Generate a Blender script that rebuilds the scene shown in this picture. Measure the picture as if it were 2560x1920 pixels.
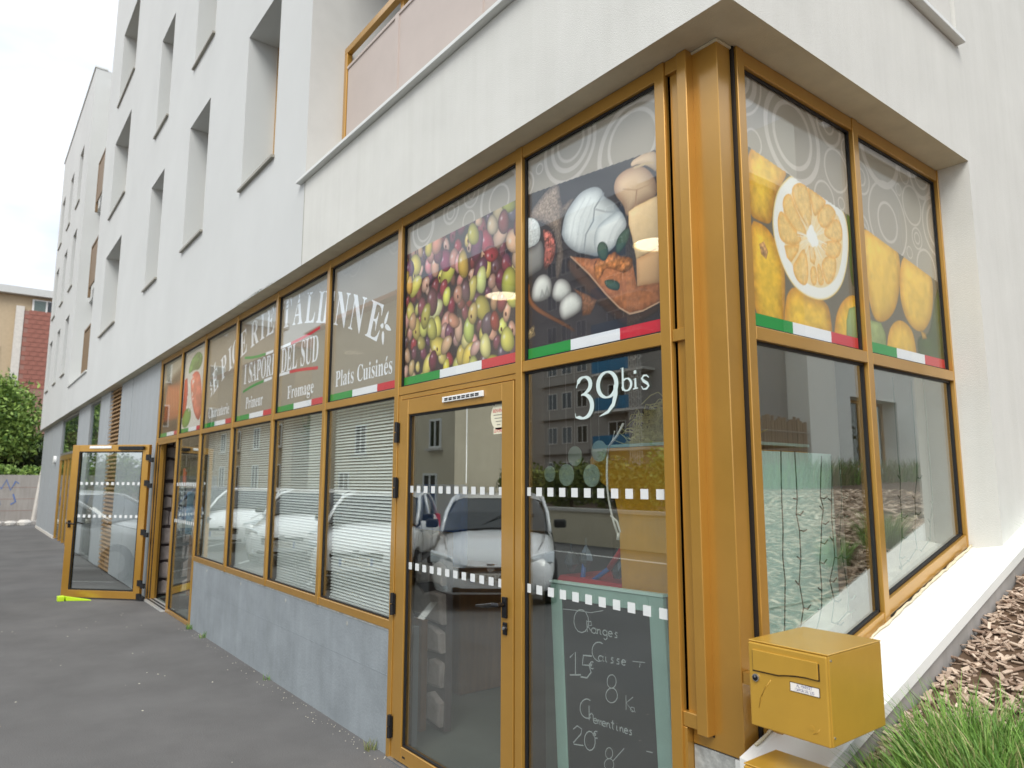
import bpy, bmesh, math, random
import numpy as np
from mathutils import Vector, Matrix
from mathutils.geometry import tessellate_polygon
random.seed(7); rng = np.random.default_rng(7)
for _o in list(bpy.data.objects): bpy.data.objects.remove(_o)
C = bpy.context.scene.collection
SC = bpy.context.scene
R = math.radians
# ------------------------------------------------------------------ camera
cam = bpy.data.cameras.new('camera'); camo = bpy.data.objects.new('camera', cam); C.objects.link(camo)
CAM = Vector((2.08415, -2.16954, 1.65))
YAW, PIT, ROL = R(52.40209), R(7.80576), R(0.12620)
fw = Vector((-math.sin(YAW)*math.cos(PIT), math.cos(YAW)*math.cos(PIT), math.sin(PIT)))
rt = Vector((math.cos(YAW), math.sin(YAW), 0)); up = rt.cross(fw)
rt2 = rt*math.cos(ROL)+up*math.sin(ROL); up2 = -rt*math.sin(ROL)+up*math.cos(ROL)
m = Matrix((rt2, up2, -fw)).transposed().to_4x4(); m.translation = CAM
camo.matrix_world = m
cam.sensor_width = 36; cam.lens = 36*1767.14/2560; cam.clip_start = .05; cam.clip_end = 2000
cam.dof.use_dof = True; cam.dof.focus_distance = 3.5; cam.dof.aperture_fstop = 3.4
SC.camera = camo
# ------------------------------------------------------------------ sky, sun, exposure
SUN = Vector((.62, -.62, .95)).normalized()
w = bpy.data.worlds.new('World'); SC.world = w; w.use_nodes = True
nt = w.node_tree; nt.nodes.clear()
out = nt.nodes.new('ShaderNodeOutputWorld'); bg = nt.nodes.new('ShaderNodeBackground')
sky = nt.nodes.new('ShaderNodeTexSky'); sky.sky_type = 'NISHITA'; sky.sun_disc = False
sky.sun_elevation = math.asin(SUN.z); sky.sun_rotation = math.atan2(SUN.x, SUN.y)
tc = nt.nodes.new('ShaderNodeTexCoord'); mp = nt.nodes.new('ShaderNodeMapping'); mp.inputs['Scale'].default_value = (1.2, 1.2, 3.2)
nz = nt.nodes.new('ShaderNodeTexNoise'); nz.inputs['Scale'].default_value = 2.2; nz.inputs['Detail'].default_value = 5; nz.inputs['Roughness'].default_value = .5
rp = nt.nodes.new('ShaderNodeValToRGB')
rp.color_ramp.elements[0].position = .35; rp.color_ramp.elements[0].color = (6.4, 7.0, 8.0, 1)
rp.color_ramp.elements[1].position = .60; rp.color_ramp.elements[1].color = (10.8, 11.1, 11.5, 1)
mx = nt.nodes.new('ShaderNodeMix'); mx.data_type = 'RGBA'; mx.inputs[0].default_value = .9
bg.inputs['Strength'].default_value = .078
L = nt.links.new
L(tc.outputs['Generated'], mp.inputs['Vector']); L(mp.outputs['Vector'], nz.inputs['Vector']); L(nz.outputs['Fac'], rp.inputs['Fac'])
L(sky.outputs['Color'], mx.inputs[6]); L(rp.outputs['Color'], mx.inputs[7]); L(mx.outputs[2], bg.inputs['Color']); L(bg.outputs['Background'], out.inputs['Surface'])
sl = bpy.data.lights.new('sun', 'SUN'); sl.energy = 1.5; sl.angle = R(30); sl.color = (1, .965, .91)
so = bpy.data.objects.new('sun', sl); C.objects.link(so); so.rotation_euler = SUN.to_track_quat('Z', 'Y').to_euler(); so.location = SUN*40
vs = SC.view_settings; vs.view_transform = 'Standard'; vs.look = 'None'; vs.exposure = 0.88; vs.gamma = 1; vs.use_curve_mapping = False
SC.cycles.use_denoising = True; SC.cycles.max_bounces = 10; SC.cycles.transparent_max_bounces = 24; SC.cycles.glossy_bounces = 4; SC.cycles.diffuse_bounces = 4
SC.cycles.sample_clamp_indirect = 8

# ------------------------------------------------------------------ helpers
def s2l(c):
    c = np.asarray(c, float)/255.0
    return np.where(c <= .04045, c/12.92, ((c+.055)/1.055)**2.4)
WORLD = {}
class MB:
    def __init__(s): s.v = []; s.f = []; s.m = []
    def add(s, vs, fs, mi=0):
        n = len(s.v); s.v += [tuple(v) for v in vs]
        for f in fs: s.f.append(tuple(n+i for i in f)); s.m.append(mi)
        return s
    def box(s, x0, x1, y0, y1, z0, z1, mi=0):
        v = [(x, y, z) for z in (z0, z1) for y in (y0, y1) for x in (x0, x1)]
        return s.add(v, [(0, 2, 3, 1), (4, 5, 7, 6), (0, 1, 5, 4), (2, 6, 7, 3), (0, 4, 6, 2), (1, 3, 7, 5)], mi)
    def quad(s, a, b, c, d, mi=0): return s.add([a, b, c, d], [(0, 1, 2, 3)], mi)
    def hexa(s, p, mi=0):      # eight corners: 4 bottom (ccw), 4 top
        return s.add(p, [(3, 2, 1, 0), (4, 5, 6, 7), (0, 1, 5, 4), (1, 2, 6, 5), (2, 3, 7, 6), (3, 0, 4, 7)], mi)
    def prism(s, poly, fn, a, b, mi=0):   # poly of 2d points, fn(p, t) -> xyz
        n = len(poly)
        v = [fn(p, a) for p in poly]+[fn(p, b) for p in poly]
        tri = tessellate_polygon([[Vector((p[0], p[1], 0)) for p in poly]])
        fs = [tuple(t) for t in tri]+[tuple(n+i for i in reversed(t)) for t in tri]
        fs += [(i, (i+1) % n, n+(i+1) % n, n+i) for i in range(n)]
        return s.add(v, fs, mi)
    def tube(s, path, r, n=6, mi=0, cap=True):
        path = [Vector(p) for p in path]; rings = []
        for i, p in enumerate(path):
            d = (path[min(i+1, len(path)-1)]-path[max(i-1, 0)]).normalized()
            a = d.cross(Vector((0, 0, 1)) if abs(d.z) < .9 else Vector((1, 0, 0))).normalized(); b = d.cross(a)
            rr = r[i] if isinstance(r, (list, tuple)) else r
            rings.append([p+(a*math.cos(2*math.pi*k/n)+b*math.sin(2*math.pi*k/n))*rr for k in range(n)])
        v = [q for g in rings for q in g]; fs = []
        for i in range(len(path)-1):
            for k in range(n): fs.append((i*n+k, i*n+(k+1) % n, (i+1)*n+(k+1) % n, (i+1)*n+k))
        if cap: fs += [tuple(range(n)), tuple(reversed(range((len(path)-1)*n, len(path)*n)))]
        return s.add(v, fs, mi)
    def cyl(s, a, b, r, n=16, mi=0): return s.tube([a, b], r, n, mi)
    def ribbon(s, path, wdt, nrm, mi=0):     # flat stroke of polyline in a plane with normal nrm
        nrm = Vector(nrm); P = [Vector(p) for p in path]; v = []
        for i, p in enumerate(P):
            d = (P[min(i+1, len(P)-1)]-P[max(i-1, 0)]).normalized(); a = d.cross(nrm).normalized()*wdt/2
            v += [p-a, p+a]
        return s.add(v, [(2*i, 2*i+1, 2*i+3, 2*i+2) for i in range(len(P)-1)], mi)
    def mesh(s, name, mats, off=(0, 0, 0)):
        me = bpy.data.meshes.new(name)
        o = Vector(off)
        me.from_pydata([(v[0]-o.x, v[1]-o.y, v[2]-o.z) for v in s.v], [], s.f)
        for mm in (mats if isinstance(mats, (list, tuple)) else [mats]): me.materials.append(mm)
        if len(me.polygons): me.polygons.foreach_set('material_index', s.m)
        me.update(); return me
    def build(s, name, mats, parent=None, bevel=0, smooth=False, seg=1, fix=True):
        off = WORLD.get(parent.name, (0, 0, 0)) if parent else (0, 0, 0)
        me = s.mesh(name, mats, off)
        if fix:
            bm = bmesh.new(); bm.from_mesh(me); bmesh.ops.recalc_face_normals(bm, faces=bm.faces); bm.to_mesh(me); bm.free()
        if smooth: me.polygons.foreach_set('use_smooth', [True]*len(me.polygons))
        return link(name, me, parent, bevel, seg)
def link(name, me, parent=None, bevel=0, seg=1):
    o = bpy.data.objects.new(name, me); C.objects.link(o)
    if parent: o.parent = parent; WORLD[o.name] = WORLD.get(parent.name, (0, 0, 0))
    else: WORLD[o.name] = (0, 0, 0)
    if bevel:
        b = o.modifiers.new('bevel', 'BEVEL'); b.width = bevel; b.segments = seg; b.limit_method = 'ANGLE'; b.angle_limit = R(40)
    return o
def tag(o, label=None, cat=None, group=None, kind=None):
    if label: o['label'] = label
    if cat: o['category'] = cat
    if group: o['group'] = group
    if kind: o['kind'] = kind
    return o
def thing(name, label, cat, loc=(0, 0, 0), rotz=0, group=None, local=False):
    o = bpy.data.objects.new(name, None); o.empty_display_size = .2; C.objects.link(o)
    o.location = loc; o.rotation_euler = (0, 0, rotz); tag(o, label, cat, group)
    WORLD[o.name] = (0, 0, 0) if local else tuple(loc)
    return o
def copy_tree(o, parent=None):
    c = o.copy(); C.objects.link(c); c.parent = parent
    for ch in list(o.children): copy_tree(ch, c)
    return c

# ------------------------------------------------------------------ materials
def mat(name, rgb, rough=.6, metal=0, var=.12, vscale=6, bump=0, bscale=80, spec=.5, streak=0, rgb2=None, coat=0, stretch=(1, 1, 1), lin=False, detail=5):
    mm = bpy.data.materials.new(name); mm.use_nodes = True; t = mm.node_tree; p = t.nodes['Principled BSDF']
    c = np.array(rgb) if lin else s2l(rgb)
    c2 = (np.array(rgb2) if lin else s2l(rgb2)) if rgb2 is not None else None
    p.inputs['Roughness'].default_value = rough; p.inputs['Metallic'].default_value = metal; p.inputs['Specular IOR Level'].default_value = spec
    if coat: p.inputs['Coat Weight'].default_value = coat; p.inputs['Coat Roughness'].default_value = .16 if 'brown' in name else .08
    tcn = t.nodes.new('ShaderNodeTexCoord'); mpn = t.nodes.new('ShaderNodeMapping'); mpn.inputs['Scale'].default_value = stretch
    t.links.new(tcn.outputs['Object'], mpn.inputs['Vector'])
    n1 = t.nodes.new('ShaderNodeTexNoise'); n1.inputs['Scale'].default_value = vscale; n1.inputs['Detail'].default_value = detail; n1.inputs['Roughness'].default_value = .6
    t.links.new(mpn.outputs['Vector'], n1.inputs['Vector'])
    r = t.nodes.new('ShaderNodeValToRGB'); e = r.color_ramp.elements
    e[0].position = .3; e[1].position = .7
    lo = c*(1-var) if c2 is None else c2; hi = np.minimum(c*(1+var), 1) if c2 is None else c
    e[0].color = (*lo, 1); e[1].color = (*hi, 1)
    t.links.new(n1.outputs['Fac'], r.inputs['Fac']); col = r.outputs['Color']
    if streak:
        m2 = t.nodes.new('ShaderNodeMapping'); m2.inputs['Scale'].default_value = (7, 7, .35); t.links.new(tcn.outputs['Object'], m2.inputs['Vector'])
        n2 = t.nodes.new('ShaderNodeTexNoise'); n2.inputs['Scale'].default_value = 1.6; n2.inputs['Detail'].default_value = 8; n2.inputs['Roughness'].default_value = .7
        t.links.new(m2.outputs['Vector'], n2.inputs['Vector'])
        r2 = t.nodes.new('ShaderNodeValToRGB'); r2.color_ramp.elements[0].position = .38; r2.color_ramp.elements[1].position = .62
        r2.color_ramp.elements[0].color = (1-streak, 1-streak, 1-streak*1.15, 1); r2.color_ramp.elements[1].color = (1, 1, 1, 1)
        t.links.new(n2.outputs['Fac'], r2.inputs['Fac'])
        mxn = t.nodes.new('ShaderNodeMix'); mxn.data_type = 'RGBA'; mxn.blend_type = 'MULTIPLY'; mxn.inputs[0].default_value = 1
        t.links.new(col, mxn.inputs[6]); t.links.new(r2.outputs['Color'], mxn.inputs[7]); col = mxn.outputs[2]
    t.links.new(col, p.inputs['Base Color'])
    if bump:
        n3 = t.nodes.new('ShaderNodeTexNoise'); n3.inputs['Scale'].default_value = bscale; n3.inputs['Detail'].default_value = 3
        t.links.new(mpn.outputs['Vector'], n3.inputs['Vector'])
        b = t.nodes.new('ShaderNodeBump'); b.inputs['Strength'].default_value = bump; b.inputs['Distance'].default_value = .004
        t.links.new(n3.outputs['Fac'], b.inputs['Height']); t.links.new(b.outputs['Normal'], p.inputs['Normal'])
    return mm
def glass(name, tint, base=.05, gain=.95, power=5, rough=0):
    mm = bpy.data.materials.new(name); mm.use_nodes = True; t = mm.node_tree; t.nodes.clear()
    o = t.nodes.new('ShaderNodeOutputMaterial'); tr = t.nodes.new('ShaderNodeBsdfTransparent'); gl = t.nodes.new('ShaderNodeBsdfGlossy')
    tr.inputs['Color'].default_value = (*tint, 1); gl.inputs['Roughness'].default_value = rough; gl.inputs['Color'].default_value = (.93, .97, .95, 1)
    lw = t.nodes.new('ShaderNodeLayerWeight'); lw.inputs['Blend'].default_value = .5
    pw = t.nodes.new('ShaderNodeMath'); pw.operation = 'POWER'; pw.inputs[1].default_value = power
    ma = t.nodes.new('ShaderNodeMath'); ma.operation = 'MULTIPLY_ADD'; ma.inputs[1].default_value = gain; ma.inputs[2].default_value = base; ma.use_clamp = True
    mi = t.nodes.new('ShaderNodeMixShader')
    t.links.new(lw.outputs['Facing'], pw.inputs[0]); t.links.new(pw.outputs[0], ma.inputs[0]); t.links.new(ma.outputs[0], mi.inputs[0])
    t.links.new(tr.outputs[0], mi.inputs[1]); t.links.new(gl.outputs[0], mi.inputs[2]); t.links.new(mi.outputs[0], o.inputs['Surface'])
    return mm
def print_mat(name, rough=.45):
    mm = bpy.data.materials.new(name); mm.use_nodes = True; t = mm.node_tree; p = t.nodes['Principled BSDF']
    a = t.nodes.new('ShaderNodeAttribute'); a.attribute_name = 'ink'; t.links.new(a.outputs['Color'], p.inputs['Base Color']); p.inputs['Roughness'].default_value = rough
    tr = t.nodes.new('ShaderNodeBsdfTransparent'); mi = t.nodes.new('ShaderNodeMixShader'); mi.inputs[0].default_value = .06      # perforated film: a little light comes through
    t.links.new(p.outputs[0], mi.inputs[1]); t.links.new(tr.outputs[0], mi.inputs[2]); t.links.new(mi.outputs[0], t.nodes['Material Output'].inputs['Surface'])
    return mm
def leaf_mat(name, a, b):
    mm = bpy.data.materials.new(name); mm.use_nodes = True; t = mm.node_tree; p = t.nodes['Principled BSDF']
    g = t.nodes.new('ShaderNodeNewGeometry'); r = t.nodes.new('ShaderNodeValToRGB'); r.color_ramp.elements[0].color = (*a, 1); r.color_ramp.elements[1].color = (*b, 1)
    t.links.new(g.outputs['Random Per Island'], r.inputs['Fac']); t.links.new(r.outputs['Color'], p.inputs['Base Color']); p.inputs['Roughness'].default_value = .6
    return mm
M = {}
M['stucco'] = mat('white_stucco', (212, 212, 206), .9, var=.045, vscale=2.1, bump=.5, bscale=210, spec=.2, streak=.04, detail=9)
M['stucco_plain'] = mat('white_render', (203, 205, 203), .92, var=.04, vscale=.6, bump=.15, bscale=120, spec=.2)
M['soffit'] = mat('soffit_render', (198, 190, 168), .95, var=.10, vscale=5, bump=.5, bscale=160, spec=.1)
M['brown'] = mat('golden_brown_paint', (188, 142, 62), .31, metal=.45, var=.06, vscale=4, bump=.03, bscale=500, spec=.6, coat=.6)
M['brown_dark'] = mat('dark_brown_profile', (52, 38, 22), .5, var=.1)
M['brass'] = mat('gold_lacquer', (194, 152, 58), .32, metal=.25, var=.05, vscale=9, bump=.05, bscale=600, spec=.55, coat=.35)
M['black'] = mat('black_rubber', (22, 22, 24), .55, var=.1)
M['blackgloss'] = mat('black_lacquer', (18, 18, 20), .25, var=.05)
M['white'] = mat('white_lacquer', (232, 233, 230), .35, var=.02)
M['coping'] = mat('pale_metal', (216, 218, 214), .45, var=.03)
M['sillmetal'] = mat('sill_metal', (150, 146, 134), .5, var=.05)
M['sillwhite'] = mat('white_sill_coating', (232, 233, 228), .45, var=.03, vscale=4, bump=.1, bscale=60)
M['sealant'] = mat('cream_sealant', (205, 196, 168), .8, var=.12, vscale=30, bump=.6, bscale=60)
M['concrete'] = mat('grey_concrete', (140, 147, 151), .85, var=.13, vscale=3.2, bump=.5, bscale=60, streak=.07, spec=.25, detail=9)
M['rawconcrete'] = mat('rough_concrete', (160, 162, 158), .95, var=.28, vscale=35, bump=.8, bscale=45, spec=.2)
M['asphalt'] = mat('asphalt', (99, 98, 97), .9, var=.16, vscale=1.2, bump=.7, bscale=90, spec=.25, detail=9)
M['asphalt2'] = mat('road_asphalt', (98, 98, 98), .9, var=.12, vscale=.9, bump=.4, bscale=90, spec=.25)
M['greypanel'] = mat('grey_cladding', (168, 174, 178), .55, var=.04, streak=.10)
M['greymetal'] = mat('grey_metal', (150, 152, 152), .4, metal=.6, var=.05)
M['louvre'] = mat('brown_louvre', (140, 108, 66), .5, var=.05)
M['mesh'] = mat('pink_beige_mesh', (188, 176, 168), .6, var=.04, vscale=3)
M['loggia'] = mat('loggia_wall', (196, 196, 192), .9, var=.03)
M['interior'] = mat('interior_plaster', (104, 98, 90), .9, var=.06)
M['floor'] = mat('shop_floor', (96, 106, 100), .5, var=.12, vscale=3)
M['glass'] = glass('window_glass', (.972, .99, .98), .19, .62, 4.0)
M['glass_clear'] = glass('display_glass', (.98, .995, .988), .22, .62, 4.0)
M['glass_film'] = glass('filmed_glass', (.985, .992, .988), .045, .42, 4.2)
M['glass_garden'] = glass('coated_garden_glass', (.988, .997, .992), .22, .6, 4.0)
M['alu'] = mat('bright_aluminium', (206, 208, 206), .35, metal=.5, var=.04)
M['wingwhite'] = mat('bright_white_render', (238, 238, 232), .9, var=.02)
M['glass_dark'] = glass('dark_window_glass', (.55, .6, .58), .06, .9)
M['film_grey'] = mat('taupe_film', (160, 151, 136), .42, var=.015, vscale=2)
_t = M['film_grey'].node_tree; _tr = _t.nodes.new('ShaderNodeBsdfTransparent'); _mi = _t.nodes.new('ShaderNodeMixShader'); _mi.inputs[0].default_value = .06
_t.links.new(_t.nodes['Principled BSDF'].outputs[0], _mi.inputs[1]); _t.links.new(_tr.outputs[0], _mi.inputs[2]); _t.links.new(_mi.outputs[0], _t.nodes['Material Output'].inputs['Surface'])
M['white_print'] = mat('white_print', (236, 238, 242), .45, var=.01)
M['green_print'] = mat('green_print', (20, 150, 62), .45, var=.03)
M['red_print'] = mat('red_print', (205, 32, 56), .45, var=.03)
M['vinyl'] = mat('pale_vinyl', (206, 222, 218), .5, var=.03)
M['frost'] = mat('frosted_sticker', (232, 236, 234), .5, var=.02)
M['frost'] = glass('frosted_sticker', (.94, .96, .95), .0, .0)
_t = M['frost'].node_tree; _d = _t.nodes.new('ShaderNodeBsdfDiffuse'); _d.inputs['Color'].default_value = (.85, .87, .86, 1); _m = [n for n in _t.nodes if n.type == 'MIX_SHADER'][0]
for _l in list(_m.inputs[0].links): _t.links.remove(_l)
_m.inputs[0].default_value = .68; _t.links.new(_d.outputs[0], _m.inputs[2])
M['railing'] = mat('dull_brown_panel', (126, 104, 76), .6, var=.05)
M['ink'] = print_mat('picture_print')
M['slat'] = mat('blind_slat', (244, 248, 246), .4, var=.02)
M['cord'] = mat('white_cord', (226, 228, 222), .7, var=.05)
M['chalkboard'] = mat('chalkboard_slate', (30, 31, 33), .6, var=.14, vscale=5, stretch=(1, 1, 3))
M['mint'] = mat('mint_paint', (168, 206, 192), .55, var=.06, vscale=8)
M['mintpanel'] = mat('pale_mint_panel', (214, 248, 236), .5, var=.02)
M['chalk'] = mat('chalk', (196, 204, 202), .9, var=.1, vscale=60)
M['mustard'] = mat('mustard_board', (226, 166, 44), .45, var=.10, vscale=7)
M['straw'] = mat('straw', (232, 226, 158), .8, var=.25, vscale=30)
M['disc'] = mat('pale_disc', (186, 212, 200), .5, var=.05)
M['stone'] = mat('pinkish_stone', (172, 162, 158), .9, var=.24, vscale=9, bump=.5, bscale=40)
M['joint'] = mat('dark_joint', (84, 74, 74), .95, var=.1)
M['wood'] = mat('brown_wood', (132, 96, 60), .6, var=.2, vscale=5, stretch=(4, 4, .5))
M['blue'] = mat('blue_plastic', (36, 92, 170), .45, var=.1)
M['red'] = mat('red_plastic', (190, 40, 52), .4, var=.08)
M['orange'] = mat('orange_paper', (240, 92, 40), .7, var=.08)
M['foil'] = mat('clear_wrap', (96, 108, 116), .15, metal=.5, var=.5, vscale=30)
M['wire'] = mat('green_wire', (16, 66, 52), .5, var=.1)
M['lime'] = mat('lime_plastic', (190, 225, 40), .45, var=.05)
M['chip'] = leaf_mat('wood_chip', (.22, .14, .095), (.70, .56, .43))
M['soil'] = mat('dark_soil', (92, 72, 54), .95, var=.3, vscale=12, bump=.8, bscale=30)
M['grass'] = leaf_mat('grass_blade', (.06, .15, .02), (.22, .40, .07))
_e = [n for n in M['grass'].node_tree.nodes if n.type == 'VALTORGB'][0].color_ramp.elements; _e[1].position = .82; _n = _e.new(.93); _n.color = (.42, .38, .18, 1)
M['grassdry'] = leaf_mat('dry_grass', (.10, .14, .04), (.30, .27, .12))
M['leaf'] = leaf_mat('leaf_green', (.05, .12, .02), (.30, .44, .09))
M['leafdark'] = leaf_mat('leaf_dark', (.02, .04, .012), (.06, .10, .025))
M['leafyellow'] = leaf_mat('leaf_yellowgreen', (.05, .09, .015), (.24, .27, .04))
M['bark'] = mat('bark', (84, 70, 56), .9, var=.25, vscale=14, bump=.8, bscale=20)
M['tan'] = mat('tan_render', (186, 168, 140), .9, var=.05)
M['cream'] = mat('cream_render', (216, 206, 182), .9, var=.06, vscale=1.2, streak=.06)
M['greyrender'] = mat('grey_render', (132, 132, 134), .9, var=.05)
M['brick'] = mat('red_brick', (150, 100, 88), .9, var=.12, vscale=6)
M['mortar'] = mat('mortar', (150, 116, 106), .95, var=.08)
M['roofmetal'] = mat('pale_roof', (196, 198, 196), .7, var=.05)
M['tile'] = mat('roof_tile', (160, 92, 68), .85, var=.15, vscale=8)
M['block'] = mat('pale_blockwork', (164, 160, 156), .9, var=.10, vscale=1.6, streak=.14)
M['graffiti'] = mat('blue_spray', (92, 120, 178), .8, var=.2)
M['carwhite'] = mat('white_car_paint', (226, 228, 230), .25, var=.01, coat=.6)
M['carblue'] = mat('blue_grey_car_paint', (70, 92, 128), .25, var=.01, coat=.6)
M['carglass'] = mat('car_glass', (26, 32, 34), .06, var=.02, spec=.8)
M['tyre'] = mat('tyre_rubber', (28, 28, 29), .85, var=.1)
M['chrome'] = mat('alloy', (180, 182, 184), .25, metal=.8, var=.05)
M['lamp'] = mat('headlamp', (206, 212, 216), .08, metal=.3, var=.1)
M['balconyblue'] = mat('balcony_blue', (40, 112, 150), .6, var=.08)
M['facadegrey'] = mat('tower_concrete', (158, 152, 144), .9, var=.08)
M['poster'] = mat('poster_blue', (120, 170, 190), .6, var=.15, vscale=4)
M['paper'] = mat('paper', (228, 224, 216), .7, var=.03)
M['ivory'] = mat('ivory_sticker', (226, 222, 196), .6, var=.03)
M['reed'] = mat('reed_cane', (136, 104, 70), .8, var=.3, vscale=20, stretch=(6, 6, .3))
M['stonewhite'] = mat('pale_stone', (206, 202, 194), .85, var=.1)
def lit(name, rgb, k):
    mm = bpy.data.materials.new(name); mm.use_nodes = True; p = mm.node_tree.nodes['Principled BSDF']; p.inputs['Emission Color'].default_value = (*rgb, 1); p.inputs['Emission Strength'].default_value = k; return mm
M['bulb'] = lit('lit_lamp', (1, .86, .62), 9)
M['lampwarm'] = mat('lamp_shade', (236, 224, 190), .4, var=.02)
M['ringprint'] = mat('ring_print_ink', (164, 156, 142), .42, var=.01)
M['inkblue'] = mat('blue_ink', (40, 52, 120), .7, var=.05)
M['cloth'] = mat('stone_print_cloth', (176, 172, 158), .9, var=.22, vscale=9, bump=.6, bscale=30)
M['leafpanel'] = mat('dark_green_board', (58, 92, 66), .6, var=.1)

# ------------------------------------------------------------------ ground
g = MB().quad((-400, -400, -.02), (400, -400, -.02), (400, 400, -.02), (-400, 400, -.02)).build('ground', M['soil'], fix=False); tag(g, kind='structure')
g = MB().quad((-29.9, -2.1, 0), (1.6, -2.1, 0), (1.6, 8, 0), (-29.9, 8, 0)).build('pavement', M['asphalt'], fix=False); tag(g, kind='structure')
g = MB().quad((-60, -14, -.006), (14, -14, -.006), (14, -1.9, -.006), (-60, -1.9, -.006)).build('road', M['asphalt2'], fix=False); tag(g, kind='structure')
mk = MB()
for i in range(1, 7):
    x = -2.4-3.6*i
    mk.quad((x-4.2, -6.0, -.002), (x-4.02, -6.0, -.002), (x+.5, -2.3, -.002), (x+.35, -2.3, -.002))
mk.quad((-40, -9.2, -.002), (8, -9.2, -.002), (8, -9.08, -.002), (-40, -9.08, -.002))
tag(mk.build('road_marking', M['white'], fix=False), kind='structure')
# ------------------------------------------------------------------ the white building
FY, FX, ZS = -.129, .704, 3.387
bld = thing('apartment_building', 'white apartment building with deep window slots above a golden brown glazed shopfront', 'building', (-6, 0, 0))
def wall_holes(mb, u0, u1, z0, z1, holes, P, D, back=True):   # P(u,z,d) -> xyz ; front face with openings and their reveals
    us = sorted({u0, u1, *[h[0] for h in holes], *[h[1] for h in holes]}); zs = sorted({z0, z1, *[h[2] for h in holes], *[h[3] for h in holes]})
    us = [u for u in us if u0 <= u <= u1]; zs = [z for z in zs if z0 <= z <= z1]
    for i in range(len(us)-1):
        for j in range(len(zs)-1):
            a, b, c, d = us[i], us[i+1], zs[j], zs[j+1]; cu, cz = (a+b)/2, (c+d)/2
            if any(h[0] < cu < h[1] and h[2] < cz < h[3] for h in holes): continue
            mb.quad(P(a, c, 0), P(b, c, 0), P(b, d, 0), P(a, d, 0))
    for a, b, c, d in holes:
        mb.quad(P(a, c, 0), P(a, d, 0), P(a, d, D), P(a, c, D)); mb.quad(P(b, c, 0), P(b, c, D), P(b, d, D), P(b, d, 0))
        mb.quad(P(a, c, 0), P(a, c, D), P(b, c, D), P(b, c, 0)); mb.quad(P(a, d, 0), P(b, d, 0), P(b, d, D), P(a, d, D))
PA = lambda u, z, d: (u, FY+d, z)
cols = [(-14.85, -12.95), (-10.2, -9.25), (-7.7, -6.7), (-5.2, -4.2)]
holes = []
for k, z in enumerate((4.645, 7.235, 9.825)):
    for j, (a, b) in enumerate(cols):
        holes.append((a, b, z, z+1.715))
mb = MB()
wall_holes(mb, -16.45, -3.38, ZS, 15.2, holes, PA, .37)
mb.quad((-16.45, FY, ZS), (-16.45, FY, 15.2), (-16.45, 3, 15.2), (-16.45, 3, ZS))           # side into the recess
mb.quad((-16.45, FY, 15.2), (FX, FY, 15.2), (FX, 6, 15.2), (-16.45, 6, 15.2))
mb.build('wall', M['stucco_plain'], bld, fix=False)
# fascia round the corner, above the shopfront
mb = MB()
mb.quad((-3.38, FY, ZS), (FX, FY, ZS), (FX, FY, 4.10), (-3.38, FY, 4.10))
mb.quad((FX, FY, ZS), (FX, 2.035, ZS), (FX, 2.035, 4.05), (FX, FY, 4.10))
mb.quad((-3.38, FY+.30, 4.10), (FX-.3, FY+.30, 4.10), (FX-.3, FY+.30, 3.9), (-3.38, FY+.30, 3.9))
mb.quad((-3.38, FY, 4.10), (FX, FY, 4.10), (FX, FY+.3, 4.10), (-3.38, FY+.3, 4.10))
mb.build('fascia', M['stucco'], bld, fix=False)
mb = MB(); mb.quad((-29, FY, ZS), (FX, FY, ZS), (FX, .2, ZS), (-29, .2, ZS)); mb.quad((.45, .2, ZS), (FX, .2, ZS), (FX, 2.035, ZS), (.45, 2.035, ZS))
mb.build('soffit', M['soffit'], bld, fix=False)
# pillar and upper wall on the garden side
mb = MB()
mb.quad((.45, 2.035, .4), (FX, 2.035, .4), (FX, 2.035, ZS), (.45, 2.035, ZS))
mb.quad((FX, 2.035, .4), (FX, 9, .4), (FX, 9, 15.2), (FX, 2.035, 15.2))
mb.quad((FX, 2.035, 4.05), (FX, 2.035, 6.7), (-.6, 2.035, 6.7), (-.6, 2.035, 4.05))
mb.build('garden_wall_face', M['stucco'], bld, fix=False)
# corner loggia: floor, back walls, slab above
mb = MB()
mb.quad((-3.38, FY, 4.10), (-3.38, 2.035, 4.10), (-3.38, 2.035, 6.7), (-3.38, FY, 6.7))
mb.quad((-3.38, 2.03, 3.95), (FX-.02, 2.03, 3.95), (FX-.02, 2.03, 6.7), (-3.38, 2.03, 6.7))
mb.quad((-3.38, FY+.3, 3.95), (FX-.3, FY+.3, 3.95), (FX-.3, 2.03, 3.95), (-3.38, 2.03, 3.95))
mb.build('loggia_wall', M['loggia'], bld, fix=False)
mb = MB(); mb.box(-3.379, FX, FY, 2.03, 6.7, 9.2); mb.box(-3.379, FX, FY+.002, 2.03, 9.3, 15.1); mb.build('upper_storey', M['stucco_plain'], bld)
mb = MB()
mb.hexa([(-3.478, FY-.045, 4.103), (FX+.045, FY-.045, 4.103), (FX+.045, FY+.31, 4.103), (-3.478, FY+.31, 4.103), (-3.478, FY-.045, 4.131), (FX+.045, FY-.045, 4.131), (FX+.045, FY+.31, 4.138), (-3.478, FY+.31, 4.138)])
mb.build('coping', M['coping'], bld, bevel=.003)
mb = MB()
mb.hexa([(.40, FY+.31, 4.10), (FX+.045, FY+.31, 4.10), (FX+.045, 2.02, 4.056), (.40, 2.02, 4.056), (.40, FY+.31, 4.134), (FX+.045, FY+.31, 4.128), (FX+.045, 2.02, 4.084), (.40, 2.02, 4.09)])
mb.build('coping', M['coping'], bld, bevel=.003)
# dark expansion joint under the end of the coping
MB().box(-3.384, -3.376, FY-.002, FY+.01, ZS, 4.1).build('expansion_joint', M['sillmetal'], bld)
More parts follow.
